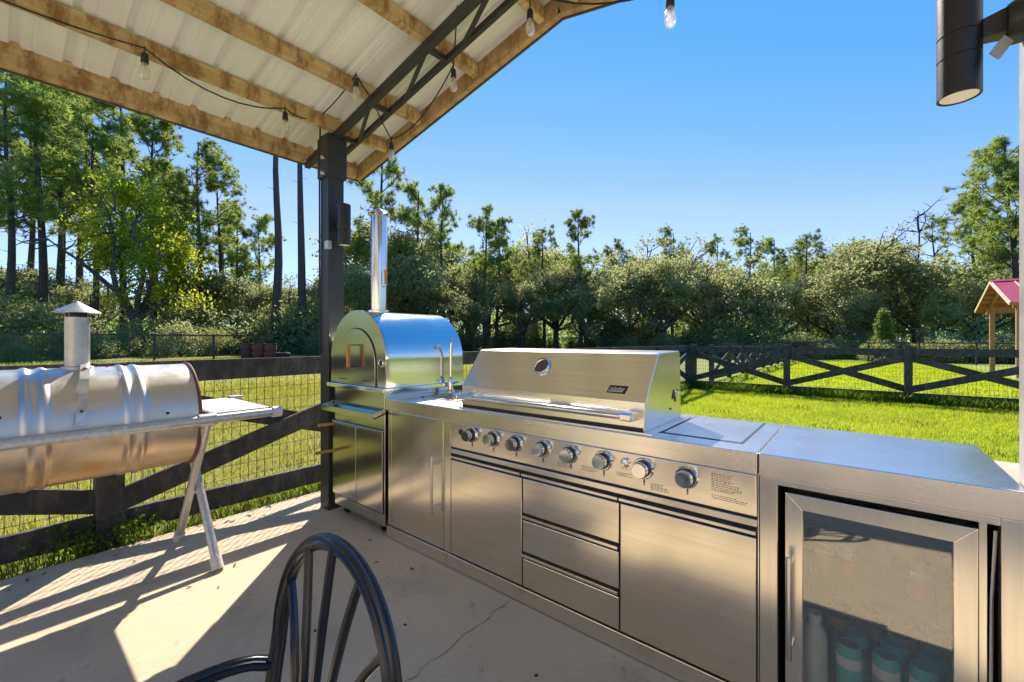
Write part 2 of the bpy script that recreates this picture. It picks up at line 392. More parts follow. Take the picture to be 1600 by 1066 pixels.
# ------------------------------------------------------------------ pavilion roof
SL=.209;RX=-1.40;ER=-3.62;YF0,YB0=2.2,-1.0  # unseen rear edge of the roof shortened to let in warm bounce light
def zb(x):      # underside of purlins
    return 2.82+SL*((x if x<RX else 2*RX-x)-ER)
pav=thing('patio_pavilion','open patio pavilion with timber purlins, ribbed metal roof and dark steel posts','pavilion',(-3.22,1.71,0))
for (x,y,mat) in((-3.218,1.71,'black_steel'),(.4,1.725,'post_grey'),(-3.218,-.7,'black_steel'),(.4,-.7,'post_grey'),):
    mb=MB();mb.box(x-.064,x+.064,y-.064,y+.064,0,zb(x)+.0);part('post',mb,M[mat],pav,.006,'grey post beside the counter end' if mat=='post_grey' else None)
    mb=MB();mb.box(x-.11,x+.11,y-.085,y+.085,-.002,.008)
    part('base_plate',mb,M[mat],pav,.002) if y<0 else None
def sloped(x0,x1,y,w,h,dz):
    out=[]
    mb=MB()
    mb.bar((x0,y,zb(x0)+dz),(x1,y,zb(x1)+dz),w,h,(0,0,1));return mb
for yt in(1.71,-.7):
    for a,b in((ER-.02,RX),(2*RX-ER+.02,RX)):
        part('truss_chord',sloped(a,b,yt,.045,.055,-.029),M['black_steel'],pav,.003)
        part('truss_chord',sloped(a+(.2 if a<b else -.2),b,yt+.17,.034,.036,-.019),M['black_steel'],pav,.003)
    for side in(0,1):
        fx=lambda x:x if side==0 else 2*RX-x
        for xp in(-3.15,-2.70,-2.08,-1.52):
            mb=MB();mb.bar((fx(xp),yt-.02,zb(fx(xp))-.03),(fx(xp),yt+.18,zb(fx(xp))-.022),.03,.025);part('truss_cross_bar',mb,M['black_steel'],pav)
        for xa,xb in((-2.70,-3.12),(-2.08,-2.52),(-1.52,-1.95)):
            mb=MB();mb.bar((fx(xa),yt,zb(fx(xa))-.05),(fx(xb),yt+.17,zb(fx(xb))-.035),.022,.022);part('truss_web',mb,M['black_steel'],pav)
    mb=MB();mb.box(-3.218-.08,-3.218+.08,yt-.08,yt+.08,zb(-3.218)-.34,zb(-3.218)-.03) ;part('post_bracket',mb,M['black_steel'],pav,.004)
for zz in(2.70,2.58):
    mb=MB();mb.lathe([(.0,-.03),(.016,-.03),(.016,-.016),(.010,-.016),(.010,0)],(-3.18,1.632,zz),'y',8);part('bolt',mb,M['galv_pipe'],pav)
pm={}
for xp in(ER,-3.15,-2.70,-2.08,-1.52,2*RX-ER,2*RX+3.15,2*RX+2.70,2*RX+2.08,2*RX+1.52):
    z=zb(xp);ht=.125 if abs(xp-RX)>2 else .095;wd=.042
    sg=1 if xp<RX else -1
    mb=MB();mb.prism([(xp-wd/2,z-SL*wd/2*sg-(.02 if ht>.1 else 0)),(xp+wd/2,z+SL*wd/2*sg-(.02 if ht>.1 else 0)),(xp+wd/2,z+ht-.005),(xp-wd/2,z+ht-.005-SL*wd*sg)],'y',YB0+.03,YF0-.045)
    part('purlin',mb,M['timber'],pav,.003)
for yr in(YF0-.02,YB0+.01):
    for a,b in((ER-.02,RX),(2*RX-ER+.02,RX)):
        mb=MB();mb.bar((a,yr,zb(a)+.04),(b,yr,zb(b)+.04),.04,.125);part('rake_board',mb,M['timber_x'],pav,.003)
        mb=MB();mb.bar((a,yr+(.03 if yr>0 else -.03),zb(a)+.052),(b,yr+(.03 if yr>0 else -.03),zb(b)+.052),.012,.16);part('rake_trim',mb,M['metal_trim'],pav,.002)
for xe,sg in((ER,-1),(2*RX-ER,1)):
    mb=MB();mb.box(xe+sg*.024-.006,xe+sg*.024+.006,YB0,YF0,zb(xe)-.035,zb(xe)+.135);part('eave_trim',mb,M['metal_trim'],pav,.002)
npan=4;pw=(YF0-YB0+.06)/npan
for side in(0,1):
    for i in range(npan):
        y0=YB0-.03+i*pw;prof=[]
        nr=4;rp=pw/nr
        for q in range(nr):
            b=q*rp
            prof+=[(b,0),(b+.085*rp/.22,0),(b+.10*rp/.22,.022),(b+.125*rp/.22,.022),(b+.14*rp/.22,0)]
            prof+=[(b+.175*rp/.22,0),(b+.18*rp/.22,.004),(b+.187*rp/.22,.004),(b+.192*rp/.22,0)]
        prof.append((pw+.03,-.001))
        xa,xb=(ER-.06,RX) if side==0 else (2*RX-ER+.06,RX)
        za=zb(ER)+.10-SL*.06+ .0;zr=zb(RX)+.10
        mb=MB();n=len(prof);vsl=[]
        for th in(0,.0015):
            vsl+=[(xa,y0+p[0],za+p[1]+th) for p in prof]+[(xb,y0+p[0],zr+p[1]+th) for p in prof]
        ff=[]
        for j in range(n-1):
            ff.append((j,j+1,n+j+1,n+j));ff.append((2*n+j,3*n+j,3*n+j+1,2*n+j+1))
        mb.add(vsl,ff);part('roof_panel',mb,M['roof_sheet'],pav)
mb=MB();mb.prism([(RX-.16,zb(RX)+.105-SL*.16+.024),(RX,zb(RX)+.105+.026),(RX+.16,zb(RX)+.105-SL*.16+.024),(RX,zb(RX)+.105+.03)],'y',YB0-.03,YF0+.04);part('ridge_cap',mb,M['metal_trim'],pav)

# conduit and cable on the steel post
mb=MB();mb.tube([(-3.20,1.60,2.98)]+bez((-3.20,1.60,2.98),(-3.135,1.60,2.98),(-3.135,1.625,2.86),6)+[(-3.135,1.628,2.05)],.012,10)
mb.box(-3.16,-3.11,1.618,1.648,2.0,2.06)
solo('conduit',mb,M['conduit'],'grey bent conduit pipe running down the dark steel post','conduit',(-3.135,1.628,2.0))
mb=MB();mb.tube([(-3.19,1.60,2.99),(-3.255,1.632,2.92),(-3.27,1.634,2.5),(-3.272,1.636,2.0),(-3.27,1.637,1.2)],.006,6)
mb.box(-3.215,-3.175,1.585,1.64,2.96,3.02)
solo('power_cable',mb,M['cable'],'thin black cable with junction box hanging on the steel post','cable',(-3.27,1.637,1.2))

# cylinder lamps on the posts
def post_lamp(name,c,sgn,label,d=.058):
    x,y,z=c;t=thing(name,label,'lamp',(x,y,z-.16),0,'cylinder lamps on the posts')
    mb=MB();mb.lathe([(d-.006,-.15),(d-.004,-.155),(d,-.155),(d,-.052),(d-.002,-.051),(d-.002,-.048),(d,-.047),(d,.012),(d-.002,.013),(d-.002,.016),(d,.017),(d,.15),(d-.004,.155),(0,.155)],c,'z',40);part('housing',mb,M['lamp_black'],t)
    mb=MB();mb.lathe([(0,-.1525),(d-.0062,-.1525),(d-.0062,-.148),(0,-.148)],c,'z',32);part('lens',mb,M['lamp_lens'],t)
    mb=MB();xp=x+sgn*(d-.004);mb.prism([(xp,z-.015),(xp,z+.035),(xp+sgn*.055,z+.05),(xp+sgn*.055,z-.022)][::int(sgn)],'y',y-.022,y+.022);part('arm',mb,M['lamp_black'],t,.003)
    return t
post_lamp('post_lamp',(-3.035,1.71,2.18),-1,'black cylinder lamp on the dark steel post above the oven',.046)
lt=post_lamp('post_lamp',(.214,1.725,2.145),1,'large black up-down cylinder lamp on the grey post by the counter end',.046)
mb=MB();mb.lathe([(.055,0),(.055,.02),(.045,.036),(0,.036)],(.336,1.725,2.155),'x',24)
for i,v in enumerate(mb.v): mb.v[i]=(.336-(v[0]-.336),v[1],v[2])
part('wall_plate',mb,M['lamp_black'],lt)
mb=MB();mb.bar((.30,1.690,2.10),(.272,1.672,2.055),.004,.028);part('strap_clip',mb,M['lamp_plate'],lt)
mb=MB();mb.tube([(.325,1.66,2.215),(.325,1.645,2.215),(.325,1.64,2.20)],.018,12);part('cable_gland',mb,M['lamp_plate'],lt)

# ------------------------------------------------------------------ string of bulbs
sll=thing('string_lights','black festoon cord with clear bulbs looped under the patio roof','string lights',(-3.1,.58,2.86))
SP=[(-3.13,-.6,2.98),(-3.13,.56,2.955),(-3.13,1.32,2.935),(-3.14,1.585,3.0),(-2.62,1.56,3.09),(-2.70,1.74,3.02),(-2.88,2.02,2.90),(-2.09,1.95,3.13),(-1.78,1.70,3.36),(-1.42,1.9,3.24),(-.65,1.9,2.86),(.35,1.70,2.98)]
sag=[.06,.10,.05,.02,.01,.02,.10,.02,.02,.07,.07]
path=[]
for a,b,s_ in zip(SP,SP[1:],sag):
    a,b=Vector(a),Vector(b)
    for i in range(8):
        t=i/8;p=a.lerp(b,t);p.z-=s_*4*t*(1-t);path.append(p)
path.append(Vector(SP[-1]))
mb=MB();mb.tube(path,.0045,6);part('cord',mb,M['cable'],sll)
for i,(x,y,z) in enumerate([(-3.13,.56,2.955),(-3.13,1.32,2.935),(-2.62,1.56,3.09),(-2.88,2.02,2.90),(-2.09,1.95,3.13),(-1.42,1.9,3.17),(-.65,1.9,2.86)]):
    dz=(.015 if i not in(5,) else .0)
    mb=MB();mb.tube([(x,y,z+.01 if i!=5 else z+.07),(x,y,z-.03)],.004,6);mb.lathe([(.006,.0),(.015,-.008),(.017,-.03),(.019,-.055),(.017,-.062),(0,-.062)],(x,y,z-.025),'z',16);part('socket',mb,M['socket_black'],sll)
    mb=MB();mb.lathe([(.014,0),(.016,-.01),(.023,-.035),(.0255,-.058),(.021,-.078),(.011,-.089),(0,-.091)],(x,y,z-.086),'z',18)
    bo=part('bulb',mb,M['bulb_glass'],sll)
    mb=MB();mb.tube([(x-.004,y,z-.09),(x-.007,y,z-.135),(x,y,z-.15),(x+.007,y,z-.135),(x+.004,y,z-.09)],.0012,5);part('filament',mb,M['can_yellow'],bo)
# ------------------------------------------------------------------ grill island
KX0,KX1,KXR=-2.455,-.273,.333;YC=1.675;KB=2.31
isl=thing('grill_island','long stainless steel outdoor kitchen island with built-in grill, drawers and sink','kitchen island',(-1.36,1.99,0))
mb=MB();mb.box(KX0+.03,KX1-.002,1.70,KB-.03,.02,.845);part('cabinet_body',mb,M['steel_panel'],isl)
mb=MB();mb.box(KX0+.035,KX1-.006,1.694,1.7005,.08,.84);part('cabinet_recess',mb,M['dark_gap'],isl)
# counter top with a sink opening
def slab_hole(x0,x1,y0,y1,z0,z1,hx0,hx1,hy0,hy1):
    mb=MB();X=[x0,hx0,hx1,x1];Y=[y0,hy0,hy1,y1]
    for z,fl in((z1,False),(z0,True)):
        vs=[(x,y,z) for y in Y for x in X];fs=[]
        for j in range(3):
            for i in range(3):
                if i==1 and j==1: continue
                q=(j*4+i,j*4+i+1,(j+1)*4+i+1,(j+1)*4+i);fs.append(q[::-1] if fl else q)
        mb.add(vs,fs)
    o=16
    for a,b in((0,1),(1,2),(2,3),(3,7),(7,11),(11,15),(15,14),(14,13),(13,12),(12,8),(8,4),(4,0)): mb.f.append((a,b,b+o,a+o)[::-1]);mb.sm.append(False)
    for a,b in((5,6),(6,10),(10,9),(9,5)): mb.f.append((a,b,b+o,a+o));mb.sm.append(False)
    return mb
part('countertop',slab_hole(KX0,KX1-.003,YC,KB,.842,.92,-2.30,-1.90,1.86,2.17),M['steel_counter'],isl,.003)
mb=MB()
hx0,hx1,hy0,hy1=-2.302,-1.898,1.858,2.172
for a in((hx0,hx0+.02,hy0,hy1),(hx1-.02,hx1,hy0,hy1),(hx0,hx1,hy0,hy0+.02),(hx0,hx1,hy1-.02,hy1)): mb.box(*a,.918,.926)
mb.box(hx0+.004,hx0+.008,hy0,hy1,.76,.92);mb.box(hx1-.008,hx1-.004,hy0,hy1,.76,.92);mb.box(hx0,hx1,hy0+.004,hy0+.008,.76,.92);mb.box(hx0,hx1,hy1-.008,hy1-.004,.76,.92);mb.box(hx0,hx1,hy0,hy1,.755,.761)
part('sink',mb,M['steel_tube'],isl)
fx,fy=-2.375,2.19
mb=MB();mb.lathe([(.028,.92),(.028,.928),(.022,.935),(.021,1.02),(.016,1.03),(.0115,1.035)],(fx,fy,0),'z',20)
dv=Vector((.74,-.68,0))*.016
mb.tube([(fx,fy,1.03),(fx,fy,1.22)]+bez((fx,fy,1.23),(fx,fy,1.325),(fx+dv.x,fy+dv.y,1.315),7)+bez((fx+dv.x,fy+dv.y,1.315),(fx+2*dv.x,fy+2*dv.y,1.305),(fx+2*dv.x,fy+2*dv.y,1.265),6)[1:],.0115,14)
mb.tube([(fx+.02,fy,.985),(fx+.075,fy+.01,1.0)],.006,8)
part('faucet',mb,M['steel_polish'],isl)
# kick plates
for a,b in((KX0+.012,-1.862),(-1.858,KX1-.004)):
    mb=MB();mb.box(a,b,YC+.001,YC+.02,.004,.078);part('kick_plate',mb,M['steel_hood'],isl,.002)
# stiles and doors
YD=1.684
mb=MB();mb.box(KX0+.016,-2.403,YD+.002,1.70,.082,.842);part('stile',mb,M['steel_door_v'],isl,.0015)
mb=MB();mb.box(-1.888,-1.832,YD+.002,1.70,.082,.842);part('stile',mb,M['steel_door_v'],isl,.0015)
def handle_bar(parent,x,z0,z1,y,r=.009):
    mb=MB();mb.tube([(x,y-.045,z0),(x,y-.045,z1)],r,14)
    for z in(z0+.045,z1-.045): mb.tube([(x,y-.045,z),(x,y+.002,z)],r*.85,10)
    return part('handle',mb,M['steel_tube'],parent)
mb=MB();mb.box(-2.399,-1.892,YD,1.70,.084,.838);d=part('sink_door',mb,M['steel_door_v'],isl,.003)
handle_bar(d,-1.945,.285,.625,YD)
mb=MB();mb.prism([(1.70,.694),(1.70,.841),(1.6765,.841),(1.6865,.694)],'x',-1.828,KX1-.006);cp=part('control_panel',mb,M['steel_panel'],isl,.003)
mb=MB();mb.box(-1.828,KX1-.006,1.680,1.70,.661,.685);part('trim_strip',mb,M['steel_panel'],isl,.002)
def pull_front(nm,x0,x1,z0,z1):
    mb=MB();mb.box(x0,x1,YD,1.70,z0,z1-.028);o=part(nm,mb,M['steel_door'],isl,.003)
    mb=MB();mb.prism([(1.70,z1),(1.668,z1),(1.668,z1-.012),(1.6725,z1-.012),(1.6725,z1-.005),(1.70,z1-.005)],'x',x0,x1);part('finger_pull',mb,M['steel_panel'],o,.001)
pull_front('cabinet_door',-1.826,-1.312,.084,.648)
pull_front('cabinet_door',-.785,KX1-.008,.084,.648)
for z0,z1 in((.449,.648),(.258,.440),(.084,.249)): pull_front('drawer',-1.304,-.792,z0,z1)
# knobs
kx=[-1.655,-1.497,-1.345,-1.18,-1.026,-.86,-.681,-.511]
for x in kx:
    z=.79;mb=MB();mb.lathe([(.043,0),(.043,-.006),(.038,-.012),(.034,-.012)],(x,1.6797,z),'y',32);kn=part('knob',mb,M['steel_polish'],cp)
    mb=MB();mb.lathe([(.034,-.008),(.034,-.022),(.031,-.024),(.031,-.030)],(x,1.6797,z),'y',32);part('knob_skirt',mb,M['black_plastic'],kn)
    mb=MB();mb.lathe([(.0305,-.026),(.0305,-.050),(.028,-.054),(0,-.054)],(x,1.6797,z),'y',32);part('knob_cap',mb,M['steel_polish'],kn)
    mb=MB();mb.box(x-.0025,x+.0025,1.680,1.6835,z-.060,z-.048);mb.box(x-.002,x+.002,1.680,1.6835,z-.068,z-.064);mb.box(x-.06,x-.055,1.680,1.6835,z+.0,z+.006);mb.box(x-.058,x-.054,1.680,1.6835,z+.012,z+.016);part('dial_mark',mb,M['ink'],kn)
x,z=-.757,.80;mb=MB();mb.lathe([(.020,0),(.020,-.006),(.014,-.009),(.014,-.016),(0,-.017)],(x,1.6797,z),'y',24);part('ignition_button',mb,M['steel_polish'],cp)
x,z=-1.74,.792;mb=MB();mb.lathe([(.016,0),(.016,-.004),(.012,-.006),(0,-.006)],(x,1.6797,z),'y',24);part('light_switch',mb,M['black_plastic'],cp)
# small printed notices (lines too fine to read)
rp=random.Random(8)
def notice(x0,z1,w_,n,dz=.0062,h=.0022):
    mb=MB()
    for i in range(n):
        x=x0;zz=z1-i*dz;lim=x0+w_*rp.uniform(.55,1)
        while x<lim:
            l=rp.uniform(.004,.014);yf_=1.6865-.010*(zz-.694)/.147;mb.box(x,min(x+l,lim),yf_-.0005,yf_+.002,zz-h,zz);x+=l+.003
    part('printed_notice',mb,M['ink'],cp)
notice(-.425,.822,.105,11);notice(-.425,.742,.12,3);notice(-1.10,.742,.10,4);notice(-.97,.748,.09,4);notice(-.80,.752,.075,3);notice(-.655,.735,.075,5);notice(-.78,.773,.05,1)
# side burner lid flush in the counter
mb=MB();mb.box(-.642,-.349,1.80,2.285,.9165,.9225);part('side_burner_lid',mb,M['steel_counter'],isl,.002)
mb=MB();mb.box(-.650,-.341,1.782,2.293,.9185,.9206);part('lid_gap',mb,M['dark_gap'],isl)
# ---------------- grill hood
HX0,HX1=-1.757,-.684
prof=[(1.703,.928),(1.703,1.05),(1.851,1.246),(1.872,1.252),(2.125,1.256),(2.14,1.248),(2.155,.928)]
mb=MB();mb.prism(prof,'x',HX0,HX1);hood=part('grill_hood',mb,M['steel_hood'],isl,.006)
mb=MB();mb.box(HX0-.012,HX1+.035,1.69,2.20,.9195,.930);part('hood_base',mb,M['steel_counter'],isl,.002)
mb=MB();mb.box(HX0+.01,HX1-.01,1.698,1.706,.931,.945);part('hood_lip_reflection',mb,M['dark_gap'],hood)  # dark strip paints in the dark reflection along the lower lip
mb=MB();mb.tube([(-1.735,1.640,.997),(-.745,1.640,.997)],.0145,16);hb=part('hood_handle',mb,M['steel_polish'],hood)
for x0,x1 in((-1.752,-1.715),(-.765,-.712)):
    mb=MB();mb.prism([(1.624,.984),(1.624,1.010),(1.640,1.016),(1.705,1.010),(1.705,.976),(1.640,.978)],'x',x0,x1);part('handle_bracket',mb,M['steel_polish'],hb,.005)
def on_slope(x,s,off=0):   # point on the sloping front, s=0 bend .. 1 top
    a=Vector((x,1.703,1.05));b=Vector((x,1.851,1.246));n=Vector((0,-(1.246-1.05),(1.851-1.703))).normalized();return a.lerp(b,s)+n*off
nrm=Vector((0,-.196,.148)).normalized();upv=Vector((0,.148,.196)).normalized()
def rot_y_to_n(mb,c):      # lathe built along -y at origin, turned to the slope normal
    q=Vector((0,-1,0)).rotation_difference(nrm);mb.v=[tuple(q@Vector(v)+c) for v in mb.v]
c=on_slope(-1.262,.62)
mb=MB();mb.lathe([(.050,.002),(.050,-.010),(.046,-.016),(.040,-.014),(.036,-.006)],(0,0,0),'y',36);rot_y_to_n(mb,c);th=part('thermometer',mb,M['steel_polish'],hood)
mb=MB();mb.lathe([(.0375,-.004),(.0375,-.0075),(0,-.0075)],(0,0,0),'y',32);rot_y_to_n(mb,c);part('dial',mb,M['rust_rim'],th)
mb=MB();mb.obox(c+nrm*.0085+upv*.008,Vector((.0015,0,0)),upv*.018,nrm*.0008);part('needle',mb,M['black_plastic'],th)
mb=MB()
bc=on_slope(-.822,.22,.003);ux=Vector((1,0,0))
def bp(u,v): return bc+ux*(u+v*.18)+upv*v
th_=nrm*.003
q=[bp(-.043,-.019),bp(.043,-.019),bp(.043,.019),bp(-.043,.019)]
mb.add(q+[p-th_ for p in q],[(0,1,2,3),(7,6,5,4),(0,4,5,1),(1,5,6,2),(2,6,7,3),(3,7,4,0)]);bdg=part('badge',mb,M['black_plastic'],hood,.0015)
mb=MB()
def stroke(u0,v0,u1,v1,wd=.0022):
    a,b=bp(u0,v0)+nrm*.0006,bp(u1,v1)+nrm*.0006;d=(b-a).normalized();s_=d.cross(nrm)*wd/2;mb.add([a-s_,b-s_,b+s_,a+s_],[(0,1,2,3)])
for u0,v0,u1,v1 in((-.034,-.010,-.031,.004),(-.034,.004,-.028,.004),(-.026,-.010,-.022,.005),(-.022,.005,-.018,-.010),(-.016,-.010,-.014,.010),(-.014,.010,-.008,.003),(-.010,-.010,-.008,.005),(-.004,-.010,-.002,.005),(-.002,.005,.003,.004),(.003,-.010,.006,.004),(.008,-.010,.013,.012),(.013,.012,.017,-.010),(.019,-.010,.023,.004),(.023,.004,.027,-.010),(.029,-.010,.029,.004),(.026,.004,.034,.004)): stroke(u0,v0,u1,v1)
stroke(-.036,-.0125,.030,-.0125,.003);part('lettering',mb,M['white_print'],bdg)
mb=MB();mb.prism([(2.02,1.035),(2.045,1.075),(2.075,1.02),(2.065,1.015),(2.045,1.05),(2.03,1.03)],'x',HX1-.002,HX1+.003);part('spit_slot',mb,M['dark_gap'],hood)
mb=MB();mb.lathe([(.012,0),(.012,.006),(0,.008)],(HX1,2.10,1.06),'x',18);part('screw',mb,M['steel_polish'],hood)
mb=MB();mb.lathe([(.005,0),(.005,.004),(0,.004)],(HX1,2.0,.99),'x',12);part('screw',mb,M['dark_gap'],hood)

# ------------------------------------------------------------------ fridge cabinet
fc=thing('fridge_cabinet','stainless steel end cabinet with pale reflective countertop housing a drinks fridge','cabinet',(.03,1.99,0))
mb=MB();mb.box(KX1+.001,KXR,YC,KB,.842,.9205);part('countertop',mb,M['steel_counter'],fc,.003)
mb=MB();mb.box(KX1+.003,-.217,YD-.002,1.72,.004,.841);part('stile',mb,M['steel_door_v'],fc,.002)
mb=MB();mb.box(.286,KXR-.004,YD-.002,1.72,.004,.841);part('stile',mb,M['steel_door_v'],fc,.002)
mb=MB();mb.box(-.2165,.2855,YD-.001,1.72,.819,.841);part('top_rail',mb,M['steel_panel'],fc,.002)
mb=MB();mb.box(KX1+.003,KX1+.008,1.72,KB-.02,.004,.841);mb.box(KXR-.012,KXR-.004,1.72,KB-.02,.004,.841);mb.box(KX1+.008,KXR-.012,KB-.03,KB-.022,.004,.841);part('side_panel',mb,M['steel_panel'],fc)
for a,b in((.2855,.2862),(-.2172,-.2165)):
    mb=MB();mb.box(a,b,1.705,2.1,.02,.83);part('inner_liner',mb,M['dark_gap'],fc)
mb=MB();mb.box(.2505,.266,1.712,1.74,.03,.812);part('filler_strip',mb,M['steel_door_v'],fc,.001)
mb=MB();mb.tube([(.279,1.70,.80),(.275,1.72,.6),(.272,1.71,.35),(.276,1.72,.05)],.004,6);part('gas_hose',mb,M['galv_pipe'],fc)

fr=thing('drinks_fridge','built-in drinks fridge with steel framed glass door and vertical handle','fridge',(.025,1.95,0))
mb=MB()
fx0,fx1,fz0,fz1=-.196,.246,.03,.80
mb.box(fx0+.006,fx0+.03,1.735,2.25,fz0,fz1-.01);mb.box(fx1-.03,fx1-.006,1.735,2.25,fz0,fz1-.01);mb.box(fx0+.03,fx1-.03,2.22,2.25,fz0,fz1-.01);mb.box(fx0+.03,fx1-.03,1.735,2.22,fz0,fz0+.05);mb.box(fx0+.03,fx1-.03,1.735,2.22,fz1-.04,fz1-.01)
part('housing',mb,M['fridge_inside'],fr)
gx0,gx1,gz0,gz1=-.148,.199,.085,.750
def frame_piece(poly):
    mb=MB();mb.prism(poly,'y',1.688,1.733);return mb
for poly in([(fx0,fz0),(gx0,gz0),(gx0,gz1),(fx0,fz1)],[(fx0,fz1-.0006),(gx0,gz1-.0006),(gx1,gz1-.0006),(fx1,fz1-.0006)],[(fx1,fz1),(gx1,gz1),(gx1,gz0),(fx1,fz0)],[(fx1,fz0+.0006),(gx1,gz0+.0006),(gx0,gz0+.0006),(fx0,fz0+.0006)]):
    part('door_frame',frame_piece(poly[::-1]),M['steel_door_v'],fr,.0015)
mb=MB();mb.box(gx0-.004,gx1+.004,1.704,1.708,gz0-.004,gz1+.004);part('door_glass',mb,M['fridge_glass'],fr)
mb=MB();mb.box(gx0,gx1,1.7095,1.712,gz1-.035,gz1);part('black_band',mb,M['black_plastic'],fr)
mb=MB();mb.tube([(-.181,1.643,.272),(-.181,1.643,.603)],.0085,14)
for z in(.30,.575): mb.tube([(-.181,1.643,z),(-.181,1.69,z)],.007,10)
part('handle',mb,M['steel_tube'],fr)
mb=MB();mb.box(-.03,.10,1.76,1.80,.728,.758);ctl=part('control_box',mb,M['black_plastic'],fr)
mb=MB()
for x in(-.018,-.006):
    mb.box(x,x+.007,1.7585,1.7595,.747,.7485);mb.box(x,x+.007,1.7585,1.7595,.742,.7435);mb.box(x,x+.007,1.7585,1.7595,.737,.7385);mb.box(x+.0055,x+.007,1.7585,1.7595,.737,.748)
for x in(.03,.038,.05): mb.box(x,x+.002,1.7585,1.7595,.739,.741)
part('display',mb,M['display_light'],ctl)
for z in(.13,.425,.60):
    mb=MB()
    for y in(1.745,1.98,2.20): mb.tube([(fx0+.03,y,z),(fx1-.03,y,z)],.003,6)
    for i in range(9): x=fx0+.045+i*.044;mb.tube([(x,1.745,z+.003),(x,2.2,z+.003)],.0012,5)
    part('wire_shelf',mb,M['shelf_wire'],fr)
def can(x,y,z,r_,h,mat,label,group,band=None):
    t=thing('drink_can',label,'can',(x,y,z),0,group)
    mb=MB();mb.lathe([(r_*.75,0),(r_,.010),(r_,h-.016),(r_*.86,h-.003)],(x,y,z),'z',24);part('body',mb,M[mat],t)
    mb=MB();mb.lathe([(r_*.86,h-.004),(r_*.86,h),(r_*.80,h),(r_*.78,h-.005),(0,h-.005)],(x,y,z),'z',24);part('lid',mb,M['can_lid'],t)
    mb=MB();mb.lathe([(r_+.0006,h*.62),(r_+.0006,h*.80)],(x,y,z),'z',24);part('printed_band',mb,M[band or 'can_yellow'],t)
for x,y in((-.030,1.79),(.062,1.80),(.150,1.81)): can(x,y,.133,.034,.18,'can_teal','teal drink can in the front row inside the fridge','front row cans','white_print')
for x,y in((-.012,1.875),(.085,1.885),(.175,1.89)): can(x,y,.133,.034,.18,'can_teal','teal drink can in the second row inside the fridge','second row cans','can_dark')
for x,y in((-.06,1.965),(.025,1.97),(.11,1.97),(.19,1.975)): can(x,y,.133,.036,.22,'can_dark','dark drink can with yellow band at the back of the fridge','back row cans')
for x,y in((-.108,1.99),(-.039,2.02),(.157,2.0)): can(x,y,.429,.032,.122,'can_red','red drink can standing on the upper fridge shelf','upper shelf cans','white_print')
mb=MB();mb.lathe([(.030,.133),(.036,.14),(.036,.29),(.03,.325),(.017,.345),(.017,.352),(.021,.352),(.021,.378),(0,.38)],(-.122,1.79,0),'z',24);solo('white_bottle',mb,M['plastic_white'],'pale white bottle with cap at the left inside the fridge','bottle',(-.122,1.79,.133))

# ------------------------------------------------------------------ pizza oven
ov=thing('pizza_oven','domed stainless steel pizza oven with chimney on a wheeled cabinet stand','pizza oven',(-2.78,1.98,0))
OX0,OX1=-3.128,-2.462
mb=MB();mb.box(OX0,OX1,1.675,2.30,.06,.955);st=part('stand',mb,M['steel_oven_front'],ov,.004)
mb=MB();mb.box(OX0+.006,OX1-.006,1.672,1.676,.14,.705);part('door_recess',mb,M['dark_gap'],st)
for a,b in((OX0+.01,-2.797),(-2.792,OX1-.01)):
    mb=MB();mb.box(a,b,1.662,1.676,.150,.688);part('stand_door',mb,M['steel_oven_front'],st,.003)
mb=MB();mb.box(OX0+.006,OX1-.006,1.655,1.676,.692,.702);part('door_rail',mb,M['steel_tube'],st,.002)
for z,y0 in((.672,1.545),(.468,1.52)):
    mb=MB();mb.tube([(OX0+.018,y0,z+.005),(OX0+.018,1.665,z)],.012,12);part('wood_handle',mb,M['handle_wood'],st)
for x,y in((-3.02,1.73),(-2.53,1.72),(-3.02,2.23),(-2.53,2.23)):
    mb=MB();mb.lathe([(.006,-.012),(.026,-.012),(.028,0),(.026,.012),(.006,.012)],(x,y,.028),'x',20);cw=part('caster',mb,M['caster'],ov)
    mb=MB();mb.box(x-.018,x+.018,y-.012,y+.012,.03,.062);part('fork',mb,M['steel_tube'],cw)
# ledge
mb=MB();mb.prism([(1.585,.785),(1.585,.825),(1.589,.825),(1.592,.80),(1.676,.825),(1.676,.81)],'x',OX0-.012,OX1+.006);ld_=part('front_ledge',mb,M['steel_oven_front'],ov,.002)
for x in(OX0-.012,OX1+.002):
    mb=MB();mb.prism([(1.5845,.785),(1.5845,.825),(1.676,.85),(1.676,.81)],'x',x-.001,x+.004);part('ledge_side',mb,M['steel_oven_front'],ld_)
BX0,BX1,xc,RR,zs=-3.132,-2.420,-2.776,.350,1.165
mb=MB();mb.box(BX0-.02,BX1+.012,1.628,2.375,.957,.99);part('base_shelf',mb,M['steel_oven'],ov,.005)
def arch(r_,zb_,n=40,x=xc,z=zs): return [(x+r_,zb_)]+[(x+r_*math.cos(math.pi*i/n),z+r_*math.sin(math.pi*i/n)) for i in range(n+1)]+[(x-r_,zb_)]
mb=MB();mb.prism(arch(RR,.99),'y',1.672,2.36,True);dm=part('dome',mb,M['steel_oven'],ov)
mb=MB();mb.prism(arch(RR+.006,.9905),'y',1.655,1.674,True);fp=part('front_plate',mb,M['steel_oven_front'],ov,.002)
mb=MB();mb.prism(arch(.252,.9905,32,xc,1.143),'y',1.6525,1.656,True);part('door_gap',mb,M['dark_gap'],fp)
mb=MB();mb.prism(arch(.245,.992,32,xc,1.143),'y',1.644,1.656,True);od=part('oven_door',mb,M['steel_oven_front'],fp,.002)
mb=MB();mb.box(-2.782,-2.758,1.578,1.600,1.115,1.278);wh=part('wood_grip',mb,M['handle_wood'],od,.004)
mb=MB()
